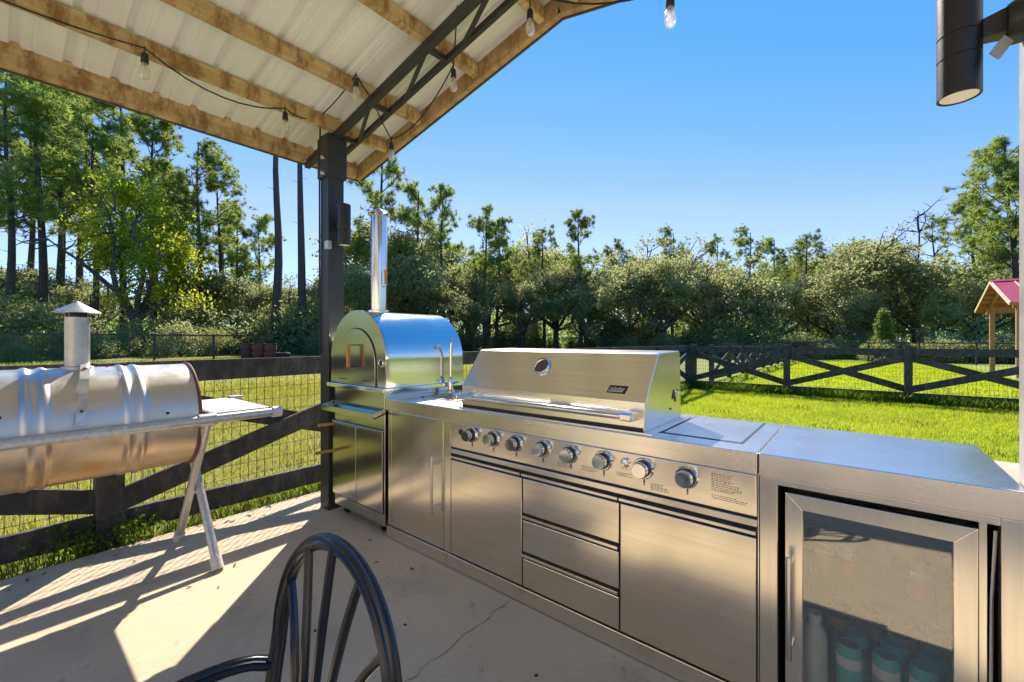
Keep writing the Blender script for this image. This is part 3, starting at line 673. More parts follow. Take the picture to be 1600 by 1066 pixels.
for z in(1.12,1.273): mb.tube([(-2.77,1.590,z),(-2.77,1.645,z)],.0035,8)
part('grip_bracket',mb,M['black_plastic'],wh)
mb=MB();mb.lathe([(.028,0),(.028,-.012),(.024,-.015),(.020,-.011)],(-2.462,1.655,1.155),'y',28);tm=part('thermometer',mb,M['steel_polish'],fp)
mb=MB();mb.lathe([(.021,-.009),(.021,-.0105),(0,-.0105)],(-2.462,1.655,1.155),'y',24);part('dial',mb,M['black_plastic'],tm)
mb=MB()
for x0 in(-2.985,-2.68):
    for i in range(7): mb.box(x0+i*.014,x0+i*.014+.008,1.6425,1.645,1.025,1.030)
part('vent_slot',mb,M['dark_gap'],od)
cx_,cy_=-2.785,1.845
mb=MB();mb.lathe([(.085,1.490),(.085,1.525),(.066,1.530)],(cx_,cy_,0),'z',32);part('flue_collar',mb,M['steel_oven'],ov)
mb=MB();mb.lathe([(.060,1.515),(.060,2.235),(.056,2.235),(.056,1.6)],(cx_,cy_,0),'z',32);ch=part('chimney',mb,M['steel_oven'],ov)
mb=MB();mb.lathe([(.062,2.228),(.082,2.240),(.082,2.247),(.03,2.278),(0,2.292)],(cx_,cy_,0),'z',28);part('rain_cap',mb,M['steel_oven'],ch)
mb=MB();mb.tube([(cx_+.055,cy_-.01,1.70),(cx_+.10,cy_-.01,1.70),(cx_+.10,cy_-.01,1.72)],.004,8);dh=part('damper_rod',mb,M['steel_tube'],ch)
mb=MB();mb.tube([(cx_+.10,cy_-.01,1.715),(cx_+.10,cy_-.01,1.82)],[.009,.011],12);part('damper_grip',mb,M['handle_wood'],dh)

# ------------------------------------------------------------------ drum smoker
DX,DZ,DR,DY0,DY1=-3.12,.877,.288,-.135,.745
sm=thing('drum_smoker','barrel smoker made from a bare steel drum on a pipe stand with chimney','smoker',(DX,.305,0))
def drum_prof(y):
    r_=DR
    for yc in(.135,.475):
        for o in(-.028,.028):
            d=abs(y-yc-o)
            if d<.022: r_+=.0085*(.5+.5*math.cos(math.pi*d/.022))
    return r_
ysd=sorted(set([DY0,DY1]+list(np.linspace(DY0,DY1,40))+[c+o+e for c in(.135,.475) for o in(-.028,.028) for e in(-.022,-.014,-.007,0,.007,.014,.022)]))
def half(a0,a1,nm,dr=0):
    mb=MB();n=36;vs=[];m=len(ysd)
    for y in ysd:
        for k in range(n+1):
            a=a0+(a1-a0)*k/n;r_=drum_prof(y)+dr;vs.append((DX+r_*math.cos(a),y,DZ+r_*math.sin(a)))
    fs=[(i*(n+1)+k,(i+1)*(n+1)+k,(i+1)*(n+1)+k+1,i*(n+1)+k+1) for i in range(m-1) for k in range(n)]
    mb.add(vs,fs,True)
    for y,rev in((DY0+.012,False),(DY1-.012,True)):
        c=[(DX,y,DZ)]+[(DX+(DR-.004)*math.cos(a0+(a1-a0)*k/n),y,DZ+(DR-.004)*math.sin(a0+(a1-a0)*k/n)) for k in range(n+1)]
        mb.add(c,[(0,k+1,k+2) if rev else (0,k+2,k+1) for k in range(n)])
    return part(nm,mb,M['drum_steel'],sm)
lid=half(R(2),R(178),'barrel_lid',.002);half(R(181),R(359),'barrel_bottom')
for y in(DY0,DY1):
    mb=MB();mb.tube([(DX+(DR+.004)*math.cos(2*math.pi*i/48),y,DZ+(DR+.004)*math.sin(2*math.pi*i/48)) for i in range(48)],.0085,8,closed=True);part('rim',mb,M['rust_rim'],sm)
mb=MB()
for s_ in(-1,1): mb.box(DX+s_*(DR-.004)-.006,DX+s_*(DR-.004)+.006,DY0,DY1,DZ-.004,DZ+.008)
part('lid_seam',mb,M['dark_gap'],sm)
for x in(-2.793,-3.447):
    mb=MB();mb.tube([(x,DY0-.32,.868),(x,1.12,.868)],.0255,16);rl=part('rail',mb,M['galv_pipe'],sm)
    for y in(.765,-.155):
        mb=MB();mb.tube([(x,y-.04,.868),(x,y+.04,.868)],.034,16);part('tee_fitting',mb,M['galv_pipe'],rl)
    mb=MB();mb.tube([(x,1.10,.868),(x,1.15,.868)],.033,16);part('end_cap',mb,M['cap_white'],rl)
for y in(.765,-.155):
    for xa,xb,dy in((-2.793,-3.43,.02),(-3.447,-2.842,.06)):
        a=Vector((xa,y+dy-.02,.855));b=Vector((xb,y+dy,.03));mb=MB();mb.tube([a,b],.0225,14);lg=part('leg',mb,M['galv_pipe'],sm)
        e=b+(b-a).normalized()*.028;s0=b-(b-a).normalized()*.04;mb=MB();mb.tube([s0,e],[.029,.031],14);part('foot_cap',mb,M['cap_white'],lg)
mb=MB();mb.box(-3.46,-2.80,.80,1.085,.888,.902);sh=part('side_shelf',mb,M['shelf_alu'],sm,.003)
mb=MB();mb.box(-3.47,-3.40,1.07,1.14,.880,.915);part('shelf_clip',mb,M['galv_pipe'],sh,.003)
scx,scy=-3.11,.29
mb=MB();mb.lathe([(.047,1.15),(.047,1.425),(.044,1.425),(.044,1.2)],(scx,scy,0),'z',24);mb.lathe([(.0478,1.30),(.0484,1.302),(.0478,1.304)],(scx,scy,0),'z',24);stk=part('smoke_stack',mb,M['galv_old'],sm)
mb=MB();mb.lathe([(.062,1.152),(.062,1.172),(.048,1.176)],(scx,scy,0),'z',24);part('stack_collar',mb,M['galv_old'],stk)
mb=MB();mb.lathe([(.0,1.452),(.088,1.446),(.091,1.449),(.0,1.508)],(scx,scy,0),'z',28);part('stack_cap',mb,M['galv_old'],stk)
mb=MB()
for a in(0,2.1,4.2): mb.tube([(scx+.04*math.cos(a),scy+.04*math.sin(a),1.41),(scx+.04*math.cos(a),scy+.04*math.sin(a),1.46)],.004,6)
mb.lathe([(.030,1.42),(.030,1.455)],(scx,scy,0),'z',14);part('cap_strut',mb,M['dark_gap'],stk)
pts=[]
for a in(82,66,50,34,18,6): pts.append(Vector((DX+(DR+.026)*math.cos(R(a)),.315-.0006*(82-a),DZ+(DR+.026)*math.sin(R(a)))))
mb=MB()
for a,b in zip(pts,pts[1:]):
    d=(b-a);mb.bar(a-d*.04,b+d*.04,.034,.007,Vector((a.x-DX,0,a.z-DZ)))
lh=part('lid_handle',mb,M['galv_pipe'],lid)
mb=MB()
for p in(pts[1],pts[4]):
    n_=Vector((p.x-DX,0,p.z-DZ)).normalized();mb.tube([p-n_*.03,p+n_*.009],.007,10)
part('handle_bolt',mb,M['rust_rim'],lh)
mb=MB()
for y,a in((.60,9),(.40,86),(.03,20)):
    c=Vector((DX+(DR+.001)*math.cos(R(a)),y,DZ+(DR+.001)*math.sin(R(a))));n_=Vector((math.cos(R(a)),0,math.sin(R(a))));mb.tube([c-n_*.004,c+n_*.006],.0075,10)
part('rivet',mb,M['dark_gap'],lid)

# ------------------------------------------------------------------ black chair
chx,chy=-.79,.41
cha=thing('patio_chair','black fluted tube patio armchair with fan shaped back','chair',(chx,chy-.22,0))
FL=.17
hp=[]
for i in range(41):
    t=i/40;a=math.pi*(1-t)
    hp.append(None)
hoop=[]
def hoop_pt(u):   # u in -1..1 ; side legs down to the seat, ellipse on top
    return u
for z in(.42,.5,.58,.66): hoop.append(Vector((chx-.180-.03*(z-.42)/.24,chy-.05+.05*(z-.42)/.24,z)))
for i in range(1,24):
    a=math.pi-math.pi*i/24;hoop.append(Vector((chx+.21*math.cos(a),chy+.02*math.sin(a),.66+.25*math.sin(a)**.9 if math.sin(a)>0 else .66)))
for z in(.66,.58,.5,.42): hoop.append(Vector((chx+.180+.03*(z-.42)/.24,chy-.05+.05*(z-.42)/.24,z)))
def smooth_path(p,n=2):
    for _ in range(n):
        q=[p[0]]
        for a,b in zip(p,p[1:]): q+=[a*.75+b*.25,a*.25+b*.75]
        q.append(p[-1]);p=q
    return p
mb=MB();mb.tube(smooth_path(hoop,1),.0160,20,flute=FL);bk=part('backrest_hoop',mb,M['chair_black'],cha)
for du,zt in((-.182,.79),(-.098,.885),(0,.908),(.098,.885),(.182,.79)):
    base=(chx+du*.22,chy-.052,.43);mid=(chx+du*.38,chy-.02,.70)
    mb=MB();mb.tube(bez(base,mid,(chx+du,chy+.012,zt),10),.0088,14,flute=FL*.8);part('back_spoke',mb,M['chair_black'],cha)
mb=MB()
seat=[]
for i in range(32):
    a=2*math.pi*i/32;rx,ry=.235,.235;seat.append((chx+rx*math.copysign(abs(math.cos(a))**.7,math.cos(a)),chy-.27+ry*math.copysign(abs(math.sin(a))**.7,math.sin(a))))
mb.prism(seat,'z',.405,.432);part('seat',mb,M['chair_black'],cha,.008)
for s_ in(-1,1):
    mb=MB();x=chx+s_*.205
    mb.tube(smooth_path([Vector(p) for p in((x,chy-.01,.60),(x+s_*.03,chy-.07,.622),(x+s_*.055,chy-.22,.622),(x+s_*.05,chy-.36,.60),(x+s_*.03,chy-.45,.56),(x+s_*.02,chy-.47,.40),(x+s_*.02,chy-.49,.012))],2),.0155,20,flute=FL);part('arm',mb,M['chair_black'],cha)
    mb=MB();mb.tube(smooth_path([Vector(p) for p in((chx+s_*.18,chy-.05,.43),(chx+s_*.19,chy-.04,.3),(chx+s_*.21,chy+.02,.012))],2),.0155,20,flute=FL);part('leg',mb,M['chair_black'],cha)
    for y0 in(chy-.49,chy+.02):
        xx=x+s_*.02 if y0<chy-.1 else chx+s_*.21
        mb=MB();mb.lathe([(.018,0),(.019,.022),(.016,.024)],(xx,y0,0),'z',14);part('foot_cap',mb,M['black_plastic'],cha)
mb=MB();mb.tube([(chx-.225,chy-.47,.40),(chx+.225,chy-.47,.40)],.013,12);part('seat_rail',mb,M['chair_black'],cha)
# ------------------------------------------------------------------ fences
def fence(name,label,p0,ang,n,bay,style,wires=0,h=1.16,cat='fence',up=.06):
    root=thing(name,label,cat,(p0[0],p0[1],0),ang)
    ca,sa=math.cos(ang),math.sin(ang)
    G=lambda s_:gz(p0[0]+ca*s_,p0[1]+sa*s_)
    if style=='x': pw,rh=.068,.155
    else: pw,rh=.045,.075
    mb=MB();mb.box(-pw,pw,-pw,pw,-.25,h+(up if style=='x' else .02))
    if style=='x': mb.box(-pw-.006,pw+.006,-pw-.006,pw+.006,h+up,h+up+.01)
    pmesh=mb.mesh('fence_post')
    mb=MB();mb.box(pw-.01,bay-pw+.01,-.018,.018,-rh/2,rh/2);rmesh=mb.mesh('fence_rail')
    L=bay-2*pw+.02
    for i in range(n+1):
        o=ob('post',pmesh,M['fence_black_x'],root,(i*bay,0,G(i*bay)));
    for i in range(n):
        g0,g1=G(i*bay),G(i*bay+bay);gm=(g0+g1)/2;sl_=-math.atan2(g1-g0,bay)
        ob('top_rail',rmesh,M['fence_black_x'],root,(i*bay,0,g0+h-rh/2),(0,sl_,0))
        if style=='x':
            ob('bottom_rail',rmesh,M['fence_black_x'],root,(i*bay,.004,g0+.15),(0,sl_,0))
    if style=='x':
        for nm,za,zb_,y in(('brace',.30,h-.20,-.031),('brace',h-.20,.30,.030)):
            mb=MB();mb.bar((pw-.03,y,za),(bay-pw+.03,y,zb_),.028,.145,(0,0,1));bm_=mb.mesh('fence_brace')
            for i in range(n): ob('brace',bm_,M['fence_black_x'],root,(i*bay,0,G(i*bay)),(0,-math.atan2(G(i*bay+bay)-G(i*bay),bay),0))
    elif style=='r':
        pass
    if wires:
        mb=MB();r_=.0016 if style=='x' else .003;dx=.06 if style=='x' else .15;y=.056
        k_=int(bay/dx)
        for i in range(k_): x=i*dx;mb.box(x-r_,x+r_,y-r_,y+r_,.02,h-.02)
        z=.06
        while z<h-.03: mb.box(0,bay,y+r_,y+3*r_,z-r_,z+r_);z+=.10 if style=='x' else .2
        wm=mb.mesh('wire_mesh')
        for i in range(wires): 
            o=ob('wire_mesh',wm,M['wire'],root,(i*bay,0,G(i*bay)),(0,-math.atan2(G(i*bay+bay)-G(i*bay),bay),0));o['kind']='stuff'
    return root
fence('board_fence','black crossbuck board fence with wire mesh running beside the patio behind the smoker',(-3.80,-1.92),R(90),6,2.42,'x',6,1.205,up=-.012)
fence('board_fence','black crossbuck board fence with wire mesh across the lawn behind the counter',(-3.66,12.62),0,6,2.23,'x',6,1.18)
fence('board_fence','black crossbuck paddock fence running away beyond the lawn fence corner',(-3.80,15.04),R(90),9,2.42,'x',0,1.16)
fence('rail_fence','dark single rail pasture fence in front of the tall pines and rusty barrels',(-26,-7.0),R(90),18,2.4,'r',18,1.28)
fence('rail_fence','far dark rail fence along the foot of the oak woods',(-26,36.2),0,14,2.4,'r',14,1.30)

# ------------------------------------------------------------------ barrels by the far fence
def barrel(x,y,mat,label):
    z=gz(x,y)-.02;t=thing('rusty_barrel',label,'barrel',(x,y,z),0,'rusty barrels by the pasture fence')
    mb=MB();mb.lathe([(.27,0),(.29,.01),(.285,.28),(.297,.30),(.285,.32),(.285,.56),(.297,.58),(.285,.60),(.285,.86)],(x,y,z),'z',24);part('body',mb,M[mat],t)
    mb=MB();mb.lathe([(.285,.855),(.293,.865),(.285,.88),(.27,.88),(.27,.84),(0,.84)],(x,y,z),'z',24);part('rim',mb,M['rust_rim'],t)
for px,mat,lb in((386,'barrel_dark','dark brown rusted barrel, first of three by the pasture fence'),(405,'barrel_rust','brick red rusted barrel between two others by the pasture fence'),(423,'barrel_rust','red rusted barrel beside the stacked black tyres')):
    p=at_depth(px,22.6);barrel(p.x,p.y,mat,lb)
p=at_depth(441,22.4);z=gz(p.x,p.y)
for i,(dx,dz) in enumerate(((0,0),(.06,.2))):
    mb=MB();c=(p.x+dx,p.y,z+dz);mb.lathe([(.2,.0),(.33,.0),(.37,.05),(.37,.15),(.33,.2),(.2,.2),(.2,.0)],c,'z',28);solo('old_tyre',mb,M['tyre'],('black old tyre lying on the ground beside the rusty barrels','black old tyre stacked on top of another by the barrels')[i],'tyre',c)

# ------------------------------------------------------------------ red roofed shelter
sh_=thing('red_roof_shelter','small open timber shelter with a red metal gable roof beyond the drive','shelter',(6.6,25.4,gz(6,25)))
XG,YR,YN,YFa,ZE,ZR=4.0,25.3,22.4,28.2,2.58,3.62
zg=gz(6,25)
for y in(23.1,27.1):
    for x in(4.35,6.6,8.9):
        mb=MB();mb.box(x-.075,x+.075,y-.075,y+.075,zg,ZE+.12);part('post',mb,M['timber_pav'],sh_,.005)
for sgn,ye in((-1,YN),(1,YFa)):
    n_=9;pwid=(9.3-XG)/n_
    for i in range(n_):
        x0=XG+i*pwid;mb=MB()
        vs=[];pr=[(0,0),(.04,.03),(.08,0),(pwid-.004,0)]
        for th in(.02,.024): vs+=[(x0+u,ye,ZE+v+th) for u,v in pr]+[(x0+u,YR,ZR+v+th) for u,v in pr]
        ff=[]
        for j in range(3): ff+= [(j,j+1,5+j,4+j),(8+j,12+j,13+j,9+j)]
        mb.add(vs,ff);part('roof_panel',mb,M['red_roof'],sh_)
    for t in(.03,.2,.37,.54,.71,.88):
        y=ye+(YR-ye)*t;z=ZE+(ZR-ZE)*t;mb=MB();mb.box(XG+.05,9.25,y-.02,y+.02,z-.09,z-.005);part('purlin',mb,M['timber_pav'],sh_)
    mb=MB();mb.bar((XG,ye,ZE-.02),(XG,YR,ZR-.02),.03,.10);part('barge_board',mb,M['trim_cream'],sh_)
    for x in(4.35,6.6,8.9):
        mb=MB();mb.bar((x,ye,ZE-.13),(x,YR,ZR-.13),.05,.12);part('rafter',mb,M['timber_pav'],sh_)
for y in(23.1,27.1):
    mb=MB();mb.box(4.2,9.1,y-.03,y+.03,ZE-.14,ZE+.08);part('beam',mb,M['timber_pav'],sh_)
mb=MB();mb.prism([(YR-.2,ZR-.01),(YR,ZR+.07),(YR+.2,ZR-.01),(YR,ZR+.05)],'x',XG-.02,9.3);part('ridge_cap',mb,M['red_roof'],sh_)

# ------------------------------------------------------------------ foliage
def np_mesh(name,v,f,smooth=False):
    m=bpy.data.meshes.new(name);v=np.asarray(v,dtype=np.float32);f=np.asarray(f,dtype=np.int32)
    m.vertices.add(len(v));m.vertices.foreach_set('co',v.ravel());k_=f.shape[1]
    m.loops.add(f.size);m.loops.foreach_set('vertex_index',f.ravel())
    m.polygons.add(len(f));m.polygons.foreach_set('loop_start',np.arange(0,f.size,k_,dtype=np.int32))
    m.update(calc_edges=True);m.validate();return m
def unit(a): return a/np.maximum(np.linalg.norm(a,axis=1,keepdims=True),1e-6)
def leaves(C,n,spread,size,rg,flat=(1,1,1),up=.0):
    """n diamond leaves round every centre in C"""
    N=len(C)*n;c=np.repeat(C,n,0)+rg.normal(0,1,(N,3))*np.array(flat)*np.repeat(np.atleast_1d(spread)*np.ones(len(C)),n)[:,None]
    a=unit(rg.normal(0,1,(N,3)));b=rg.normal(0,1,(N,3));b[:,2]+=up;b=unit(np.cross(a,b))
    s_=size*rg.uniform(.6,1.4,(N,1))
    v=np.stack([c-a*s_,c+b*s_*.55,c+a*s_,c-b*s_*.55],1).reshape(-1,3)
    return v,np.arange(N*4).reshape(-1,4)
def needles(C,n,length,width,rg,up=.35):
    N=len(C)*n;c=np.repeat(C,n,0)
    d=rg.normal(0,1,(N,3));d[:,2]+=up;d=unit(d);s_=unit(np.cross(d,rg.normal(0,1,(N,3))))
    L=length*rg.uniform(.6,1.3,(N,1))
    v=np.stack([c-s_*width/2,c+d*L*.6-s_*width*.35,c+d*L,c+s_*width/2+d*L*.1],1).reshape(-1,3)
    return v,np.arange(N*4).reshape(-1,4)
def branch_pts(p,d,L,n,rg,lift=.15,wob=.12):
    pts=[Vector(p)];d=Vector(d).normalized()
    for i in range(n):
        d=(d+Vector(rg.normal(0,wob,3))+Vector((0,0,lift/n))).normalized();pts.append(pts[-1]+d*L/n)
    return pts
def pine(seed,h,cs,spread,dens=1.):
    rg=np.random.default_rng(seed);tb=MB();lean=rg.normal(0,.02,2)
    tr=[Vector((lean[0]*z+.10*math.sin(z*.5+seed),lean[1]*z+.08*math.cos(z*.4+seed*2)-.08*math.cos(seed*2),z)) for z in np.linspace(0,h,12)]
    r0=.012*h+.05;tb.tube(tr,[r0*(1-.82*i/11) for i in range(12)],9)
    C=[];nl=int(19*dens)
    for i in range(nl):
        u=(i+rg.uniform(0,1))/nl;z=h*(cs+(.985-cs)*u);k_=z/h*11;a=tr[min(10,int(k_))].lerp(tr[min(11,int(k_)+1)],k_%1)
        L=spread*((1-u)**.6*.9+.22)*rg.uniform(.5,1.1)*(.65+.35*min(1,u*4));az=rg.uniform(0,6.283)
        el=R(rg.uniform(0,30)+25*u)
        pts=branch_pts(a,(math.cos(az)*math.cos(el),math.sin(az)*math.cos(el),math.sin(el)),L,5,rg,.25,.16)
        tb.tube(pts,[.045*(L/spread+.3)*(1-.15*j) for j in range(6)],5,False)
        for j in range(3,6):
            nt_=rg.integers(4,8)
            for _ in range(nt_): C.append(pts[j]+Vector(rg.normal(0,.26,3))*(.6+.22*L))
            if rg.random()<.7:
                e=pts[j]+Vector(rg.normal(0,.55,3))*.8;tb.tube([pts[j],e],[.018,.008],4,False)
                for _ in range(6): C.append(e+Vector(rg.normal(0,.16,3)))
    for i in range(5):      # dead stubs on the bare trunk
        z=h*rg.uniform(cs*.4,cs);k_=z/h*11;a=tr[int(k_)];az=rg.uniform(0,6.28);tb.tube([Vector((a.x,a.y,z)),Vector((a.x+.6*math.cos(az),a.y+.6*math.sin(az),z+.1))],[.02,.008],4,False)
    v,f=needles(np.array([list(c) for c in C]),26,.36,.042,rg)
    return tb.mesh('pine_trunk'),np_mesh('pine_crown',v,f)
def oak(seed,h,wd,nl=200,leaf=.105,per=60,trunkf=.22,zlow=.22,skew=.85):
    rg=np.random.default_rng(seed);tb=MB();r0=.03*h
    base=[Vector((0,0,0)),Vector(rg.normal(0,.08,3)*[1,1,0])+Vector((0,0,h*trunkf*.5)),Vector(rg.normal(0,.15,3)*[1,1,0])+Vector((0,0,h*trunkf))]
    tb.tube(base,[r0*1.15,r0,r0*.9],10)
    C=[]
    nlimb=7
    tips=[]
    for i in range(nlimb):
        az=6.283*i/nlimb+rg.uniform(-.4,.4);el=R(rg.uniform(18,75));L=(wd*.5*math.cos(el)+h*(1-trunkf)*math.sin(el))*rg.uniform(.55,.78)
        pts=branch_pts(base[2],(math.cos(az)*math.cos(el),math.sin(az)*math.cos(el),math.sin(el)),L,7,rg,.25,.2)
        tb.tube(pts,[r0*.6*(1-.12*j) for j in range(8)],7,False);tips+=pts[3:]
        for j in range(2,8):
            for _ in range(2):
                d=Vector(rg.normal(0,1,3));d.z+=.5;q=branch_pts(pts[j],d,L*.26,3,rg,.2,.25);tb.tube(q,[r0*.18,r0*.13,r0*.09,r0*.04],4,False);tips+=q[1:]
    tips=np.array([list(t) for t in tips])
    # lumpy crown: separate leafy lobes of different size, gaps between them, a few tufts on the limbs
    n1=int(nl*.22);A=tips[rg.integers(0,len(tips),n1)]+rg.normal(0,.25,(n1,3))
    nlob=max(9,int(nl/13));hz=(h-h*zlow)/2;B=[]
    for q in range(nlob):
        d=unit(rg.normal(0,1,(1,3)))[0];d[2]=abs(d[2])*1.1-.35;Rl=rg.uniform(.09,.19)*wd
        c=d*rg.uniform(.55,1.0)*np.array([wd/2-Rl*.6,wd/2-Rl*.6,hz-Rl*.5])+np.array([0,0,h*zlow+hz])
        e=unit(rg.normal(0,1,(15,3)));e[:,2]=e[:,2]*.75+.12;B.append(c+e*Rl*rg.uniform(.55,1.05,(15,1)))
    C=np.vstack([A]+B);C=C[(C[:,2]>h*zlow*.6)&(C[:,2]<h*1.03)]
    v,f=leaves(C,per,rg.uniform(.20,.46,len(C))*h/9,leaf,rg,(1,1,.7))
    return tb.mesh('tree_trunk'),np_mesh('tree_crown',v,f)
def bush(seed,h,wd,n=62,per=62,leaf=.07):
    rg=np.random.default_rng(seed);tb=MB();C=[]
    for i in range(9):
        az=rg.uniform(0,6.28);el=R(rg.uniform(35,85));pts=branch_pts((0,0,-.05),(math.cos(az)*math.cos(el),math.sin(az)*math.cos(el),math.sin(el)),h*rg.uniform(.7,1),4,rg,.1,.2);tb.tube(pts,[.035,.028,.02,.014,.006],5,False);C+=[list(p) for p in pts[2:]]
    d=unit(rg.normal(0,1,(n,3)));d[:,2]=np.abs(d[:,2]);B=d*rg.uniform(.45,1,(n,1))*np.array([wd/2,wd/2,h*.92]);B[:,2]+=.12*h
    C=np.vstack([np.array(C),B]);v,f=leaves(C,per,.19*h**.5,leaf,rg,(1,1,.8))
    v[:,2]=np.maximum(v[:,2],-.03)
    return tb.mesh('bush_stem'),np_mesh('bush_leaves',v,f)
def plant(kind,protos,px,t,ytop,mats,names,label,cat,group,rg,h0,px_is_world=None,sq=1.):
    p=at_depth(px,t) if px_is_world is None else Vector(px_is_world)
    z=gz(p.x,p.y);H_=CH+(HY-ytop)/F*t-z if ytop is not None else h0
    i=rg.integers(0,len(protos));s_=H_/protos[i][2]
    o=thing(kind,label,cat,(p.x,p.y,z-.05),rg.uniform(0,6.283),group);o.scale=(s_*sq,s_*sq,s_)
    a=ob(names[0],protos[i][0],M[mats[0]],o);b=ob(names[1],protos[i][1],M[mats[1]],o);return o
rg=np.random.default_rng(77)
pines=[(*pine(1,16,.42,4.2),16),(*pine(2,16,.5,3.8),16),(*pine(3,16,.34,4.6,1.3),16),(*pine(4,16,.46,4.4),16)]
big_pine=(*pine(5,16,.26,5.0,2.1),16)
tallp=[(*pine(11,22,.68,3.0,.8),22),(*pine(12,22,.64,2.6,.8),22)]
thin=[(*pine(21,13,.5,3.0,.75),13),(*pine(22,13,.42,3.2,.85),13),(*pine(23,13,.55,2.8,.75),13)]
TN=('trunk','crown')
for px,t,yt,lb in((70,29,100,'tall pine with a leaning forked trunk behind the smoker chimney'),(97,33,118,None),(18,27,128,None),(128,36,160,None),(192,34,150,None),(312,32,228,'broad topped pine spreading beside the bright yellow green tree'),(262,36,262,None),(-30,30,150,None),(150,31,205,None),(45,35,170,None),(240,30,190,None),(345,35,275,None)):
    plant('pine_tree',pines,px,t,yt,('bark','leaf_pine'),TN,lb or 'tall dark trunked pine standing behind the smoker','pine tree','pines behind the smoker',rg,16)
for px,t,yt,lb in((431,29,20,'bare straight pine trunk rising past the roof edge above the barrels'),(473,30.5,55,'leaning bare pine trunk rising past the roof edge beside the steel post')):
    plant('pine_tree',tallp,px,t,yt,('bark','leaf_pine'),TN,lb,'pine tree',None,rg,22)
for px,t,yt in((375,37,338),(411,39,345),(692,40,303),(756,42,330),(777,45,345),(645,42,300),(345,40,360),(235,42,300)):
    plant('pine_tree',thin,px,t,yt,('bark','leaf_pine'),TN,'slim young pine with open crown among the oaks','pine tree','slim pines among the oaks',rg,13)
plant('pine_tree',thin,601,36,224,('bark','leaf_pine'),TN,'lone slender pine topping the trees directly above the oven chimney','pine tree',None,rg,13)
for px,t,yt in((850,46,356),(960,50,384),(1050,50,363),(1110,48,378),(1170,45,362),(1213,46,374),(1262,45,365),(1330,48,384),(1290,50,400)):
    plant('pine_tree',pines,px,t,yt,('bark','leaf_pine'),TN,'dark green pine rising above the far woods','pine tree','pines above the far woods',rg,16)
plant('pine_tree',thin,909,46,337,('bark','leaf_pine'),TN,'tallest pine spire in the far woods above the grill hood','pine tree',None,rg,13)
for px,t,yt,lb in((1528,38,315,'shorter dense pine beside the tall pines by the red roofed shelter'),(1588,33,222,'tall leafy pine towering behind the red roofed shelter'),(1650,34,215,'tall pine half hidden by the grey post')):
    plant('pine_tree',[big_pine],px,t,yt,('bark','leaf_pine'),TN,lb,'pine tree',None,rg,16,sq=1.15)
oaks=[(*oak(31,9,9.5),9),(*oak(32,9,8.5),9),(*oak(33,9,10.5,240),9)]
for px,t,yt,dk in((560,35,398,0),(652,39,378,0),(735,42,412,0),(815,43,425,0),(700,37,442,0),(905,44,436,1),(985,43,405,1),(1035,42,383,1),(1105,42,398,1),(1165,42,425,1),(1215,40,430,1),(1300,41,402,0),(1375,38,360,0),(1438,38,415,0),(1525,33,425,1),(450,34,425,0),(360,33,418,0),(60,33,400,0),(140,33,430,0),(10,30,440,0),(1330,36,440,0),(600,40,330,0),(870,47,400,1)):
    plant('oak_tree',oaks,px,t,yt,('bark_grey','leaf_oak_dark' if dk else 'leaf_oak'),TN,'dark spreading live oak in the far woods' if dk else 'grey green live oak with silvery leaves at the pasture edge','oak tree','dark oaks in the far woods' if dk else 'silvery oaks at the pasture edge',rg,9)
for px in range(520,1600,82):
    yt=rg.uniform(355,430);t=rg.uniform(49,56)
    plant('oak_tree',oaks,px+rg.uniform(-14,14),t,yt,('bark_grey','leaf_oak_dark' if rg.random()<.6 else 'leaf_oak'),TN,'rounded green oak crown showing behind the front row of the woods','oak tree','back row oaks of the far woods',rg,9)
br=[(*oak(41,13,6.8,270,.10,62,.16,.08),13)]
plant('broadleaf_tree',br,214,27,232,('bark_grey','leaf_bright'),TN,'big bright yellow green leafy tree glowing behind the smoker chimney','tree',None,rg,13,sq=.85)
br2=[(*oak(42,7,4.6,110,.085,90,.2,.15),7)]
plant('broadleaf_tree',br2,292,31,395,('bark_grey','leaf_bright'),TN,'small yellow green tree beside the big bright one','tree',None,rg,7)
# dead snag
def snag(seed,h):
    r_=np.random.default_rng(seed);tb=MB();tr=[Vector((.15*math.sin(z*.6),.1*math.cos(z),z)) for z in np.linspace(0,h,10)];tb.tube(tr,[.16*(1-.09*i) for i in range(10)],8)
    br_=MB()
    for i in range(22):
        j=r_.integers(4,10);az=r_.uniform(0,6.28);el=R(r_.uniform(10,60));pts=branch_pts(tr[j],(math.cos(az)*math.cos(el),math.sin(az)*math.cos(el),math.sin(el)),r_.uniform(.8,2.2),4,r_,.2,.25);br_.tube(pts,[.05,.04,.03,.02,.008],5,False)
        for q in(2,3): br_.tube(branch_pts(pts[q],Vector(r_.normal(0,1,3)),.6,2,r_,.2,.2),[.02,.014,.006],4,False)
    return tb.mesh('snag_trunk'),br_.mesh('snag_branches')
for px,t,yt,sd,lb in((1432,41,338,3,'bare dead tree with twiggy top above the silvery oaks'),(1459,42,355,4,'thin dead snag with broken branches near the tall pines')):
    a,b=snag(sd,10);plant('dead_tree',[(a,b,10)],px,t,yt,('bark','bark'),('trunk','branches'),lb,'dead tree',None,rg,10).children[1]['kind']='stuff'
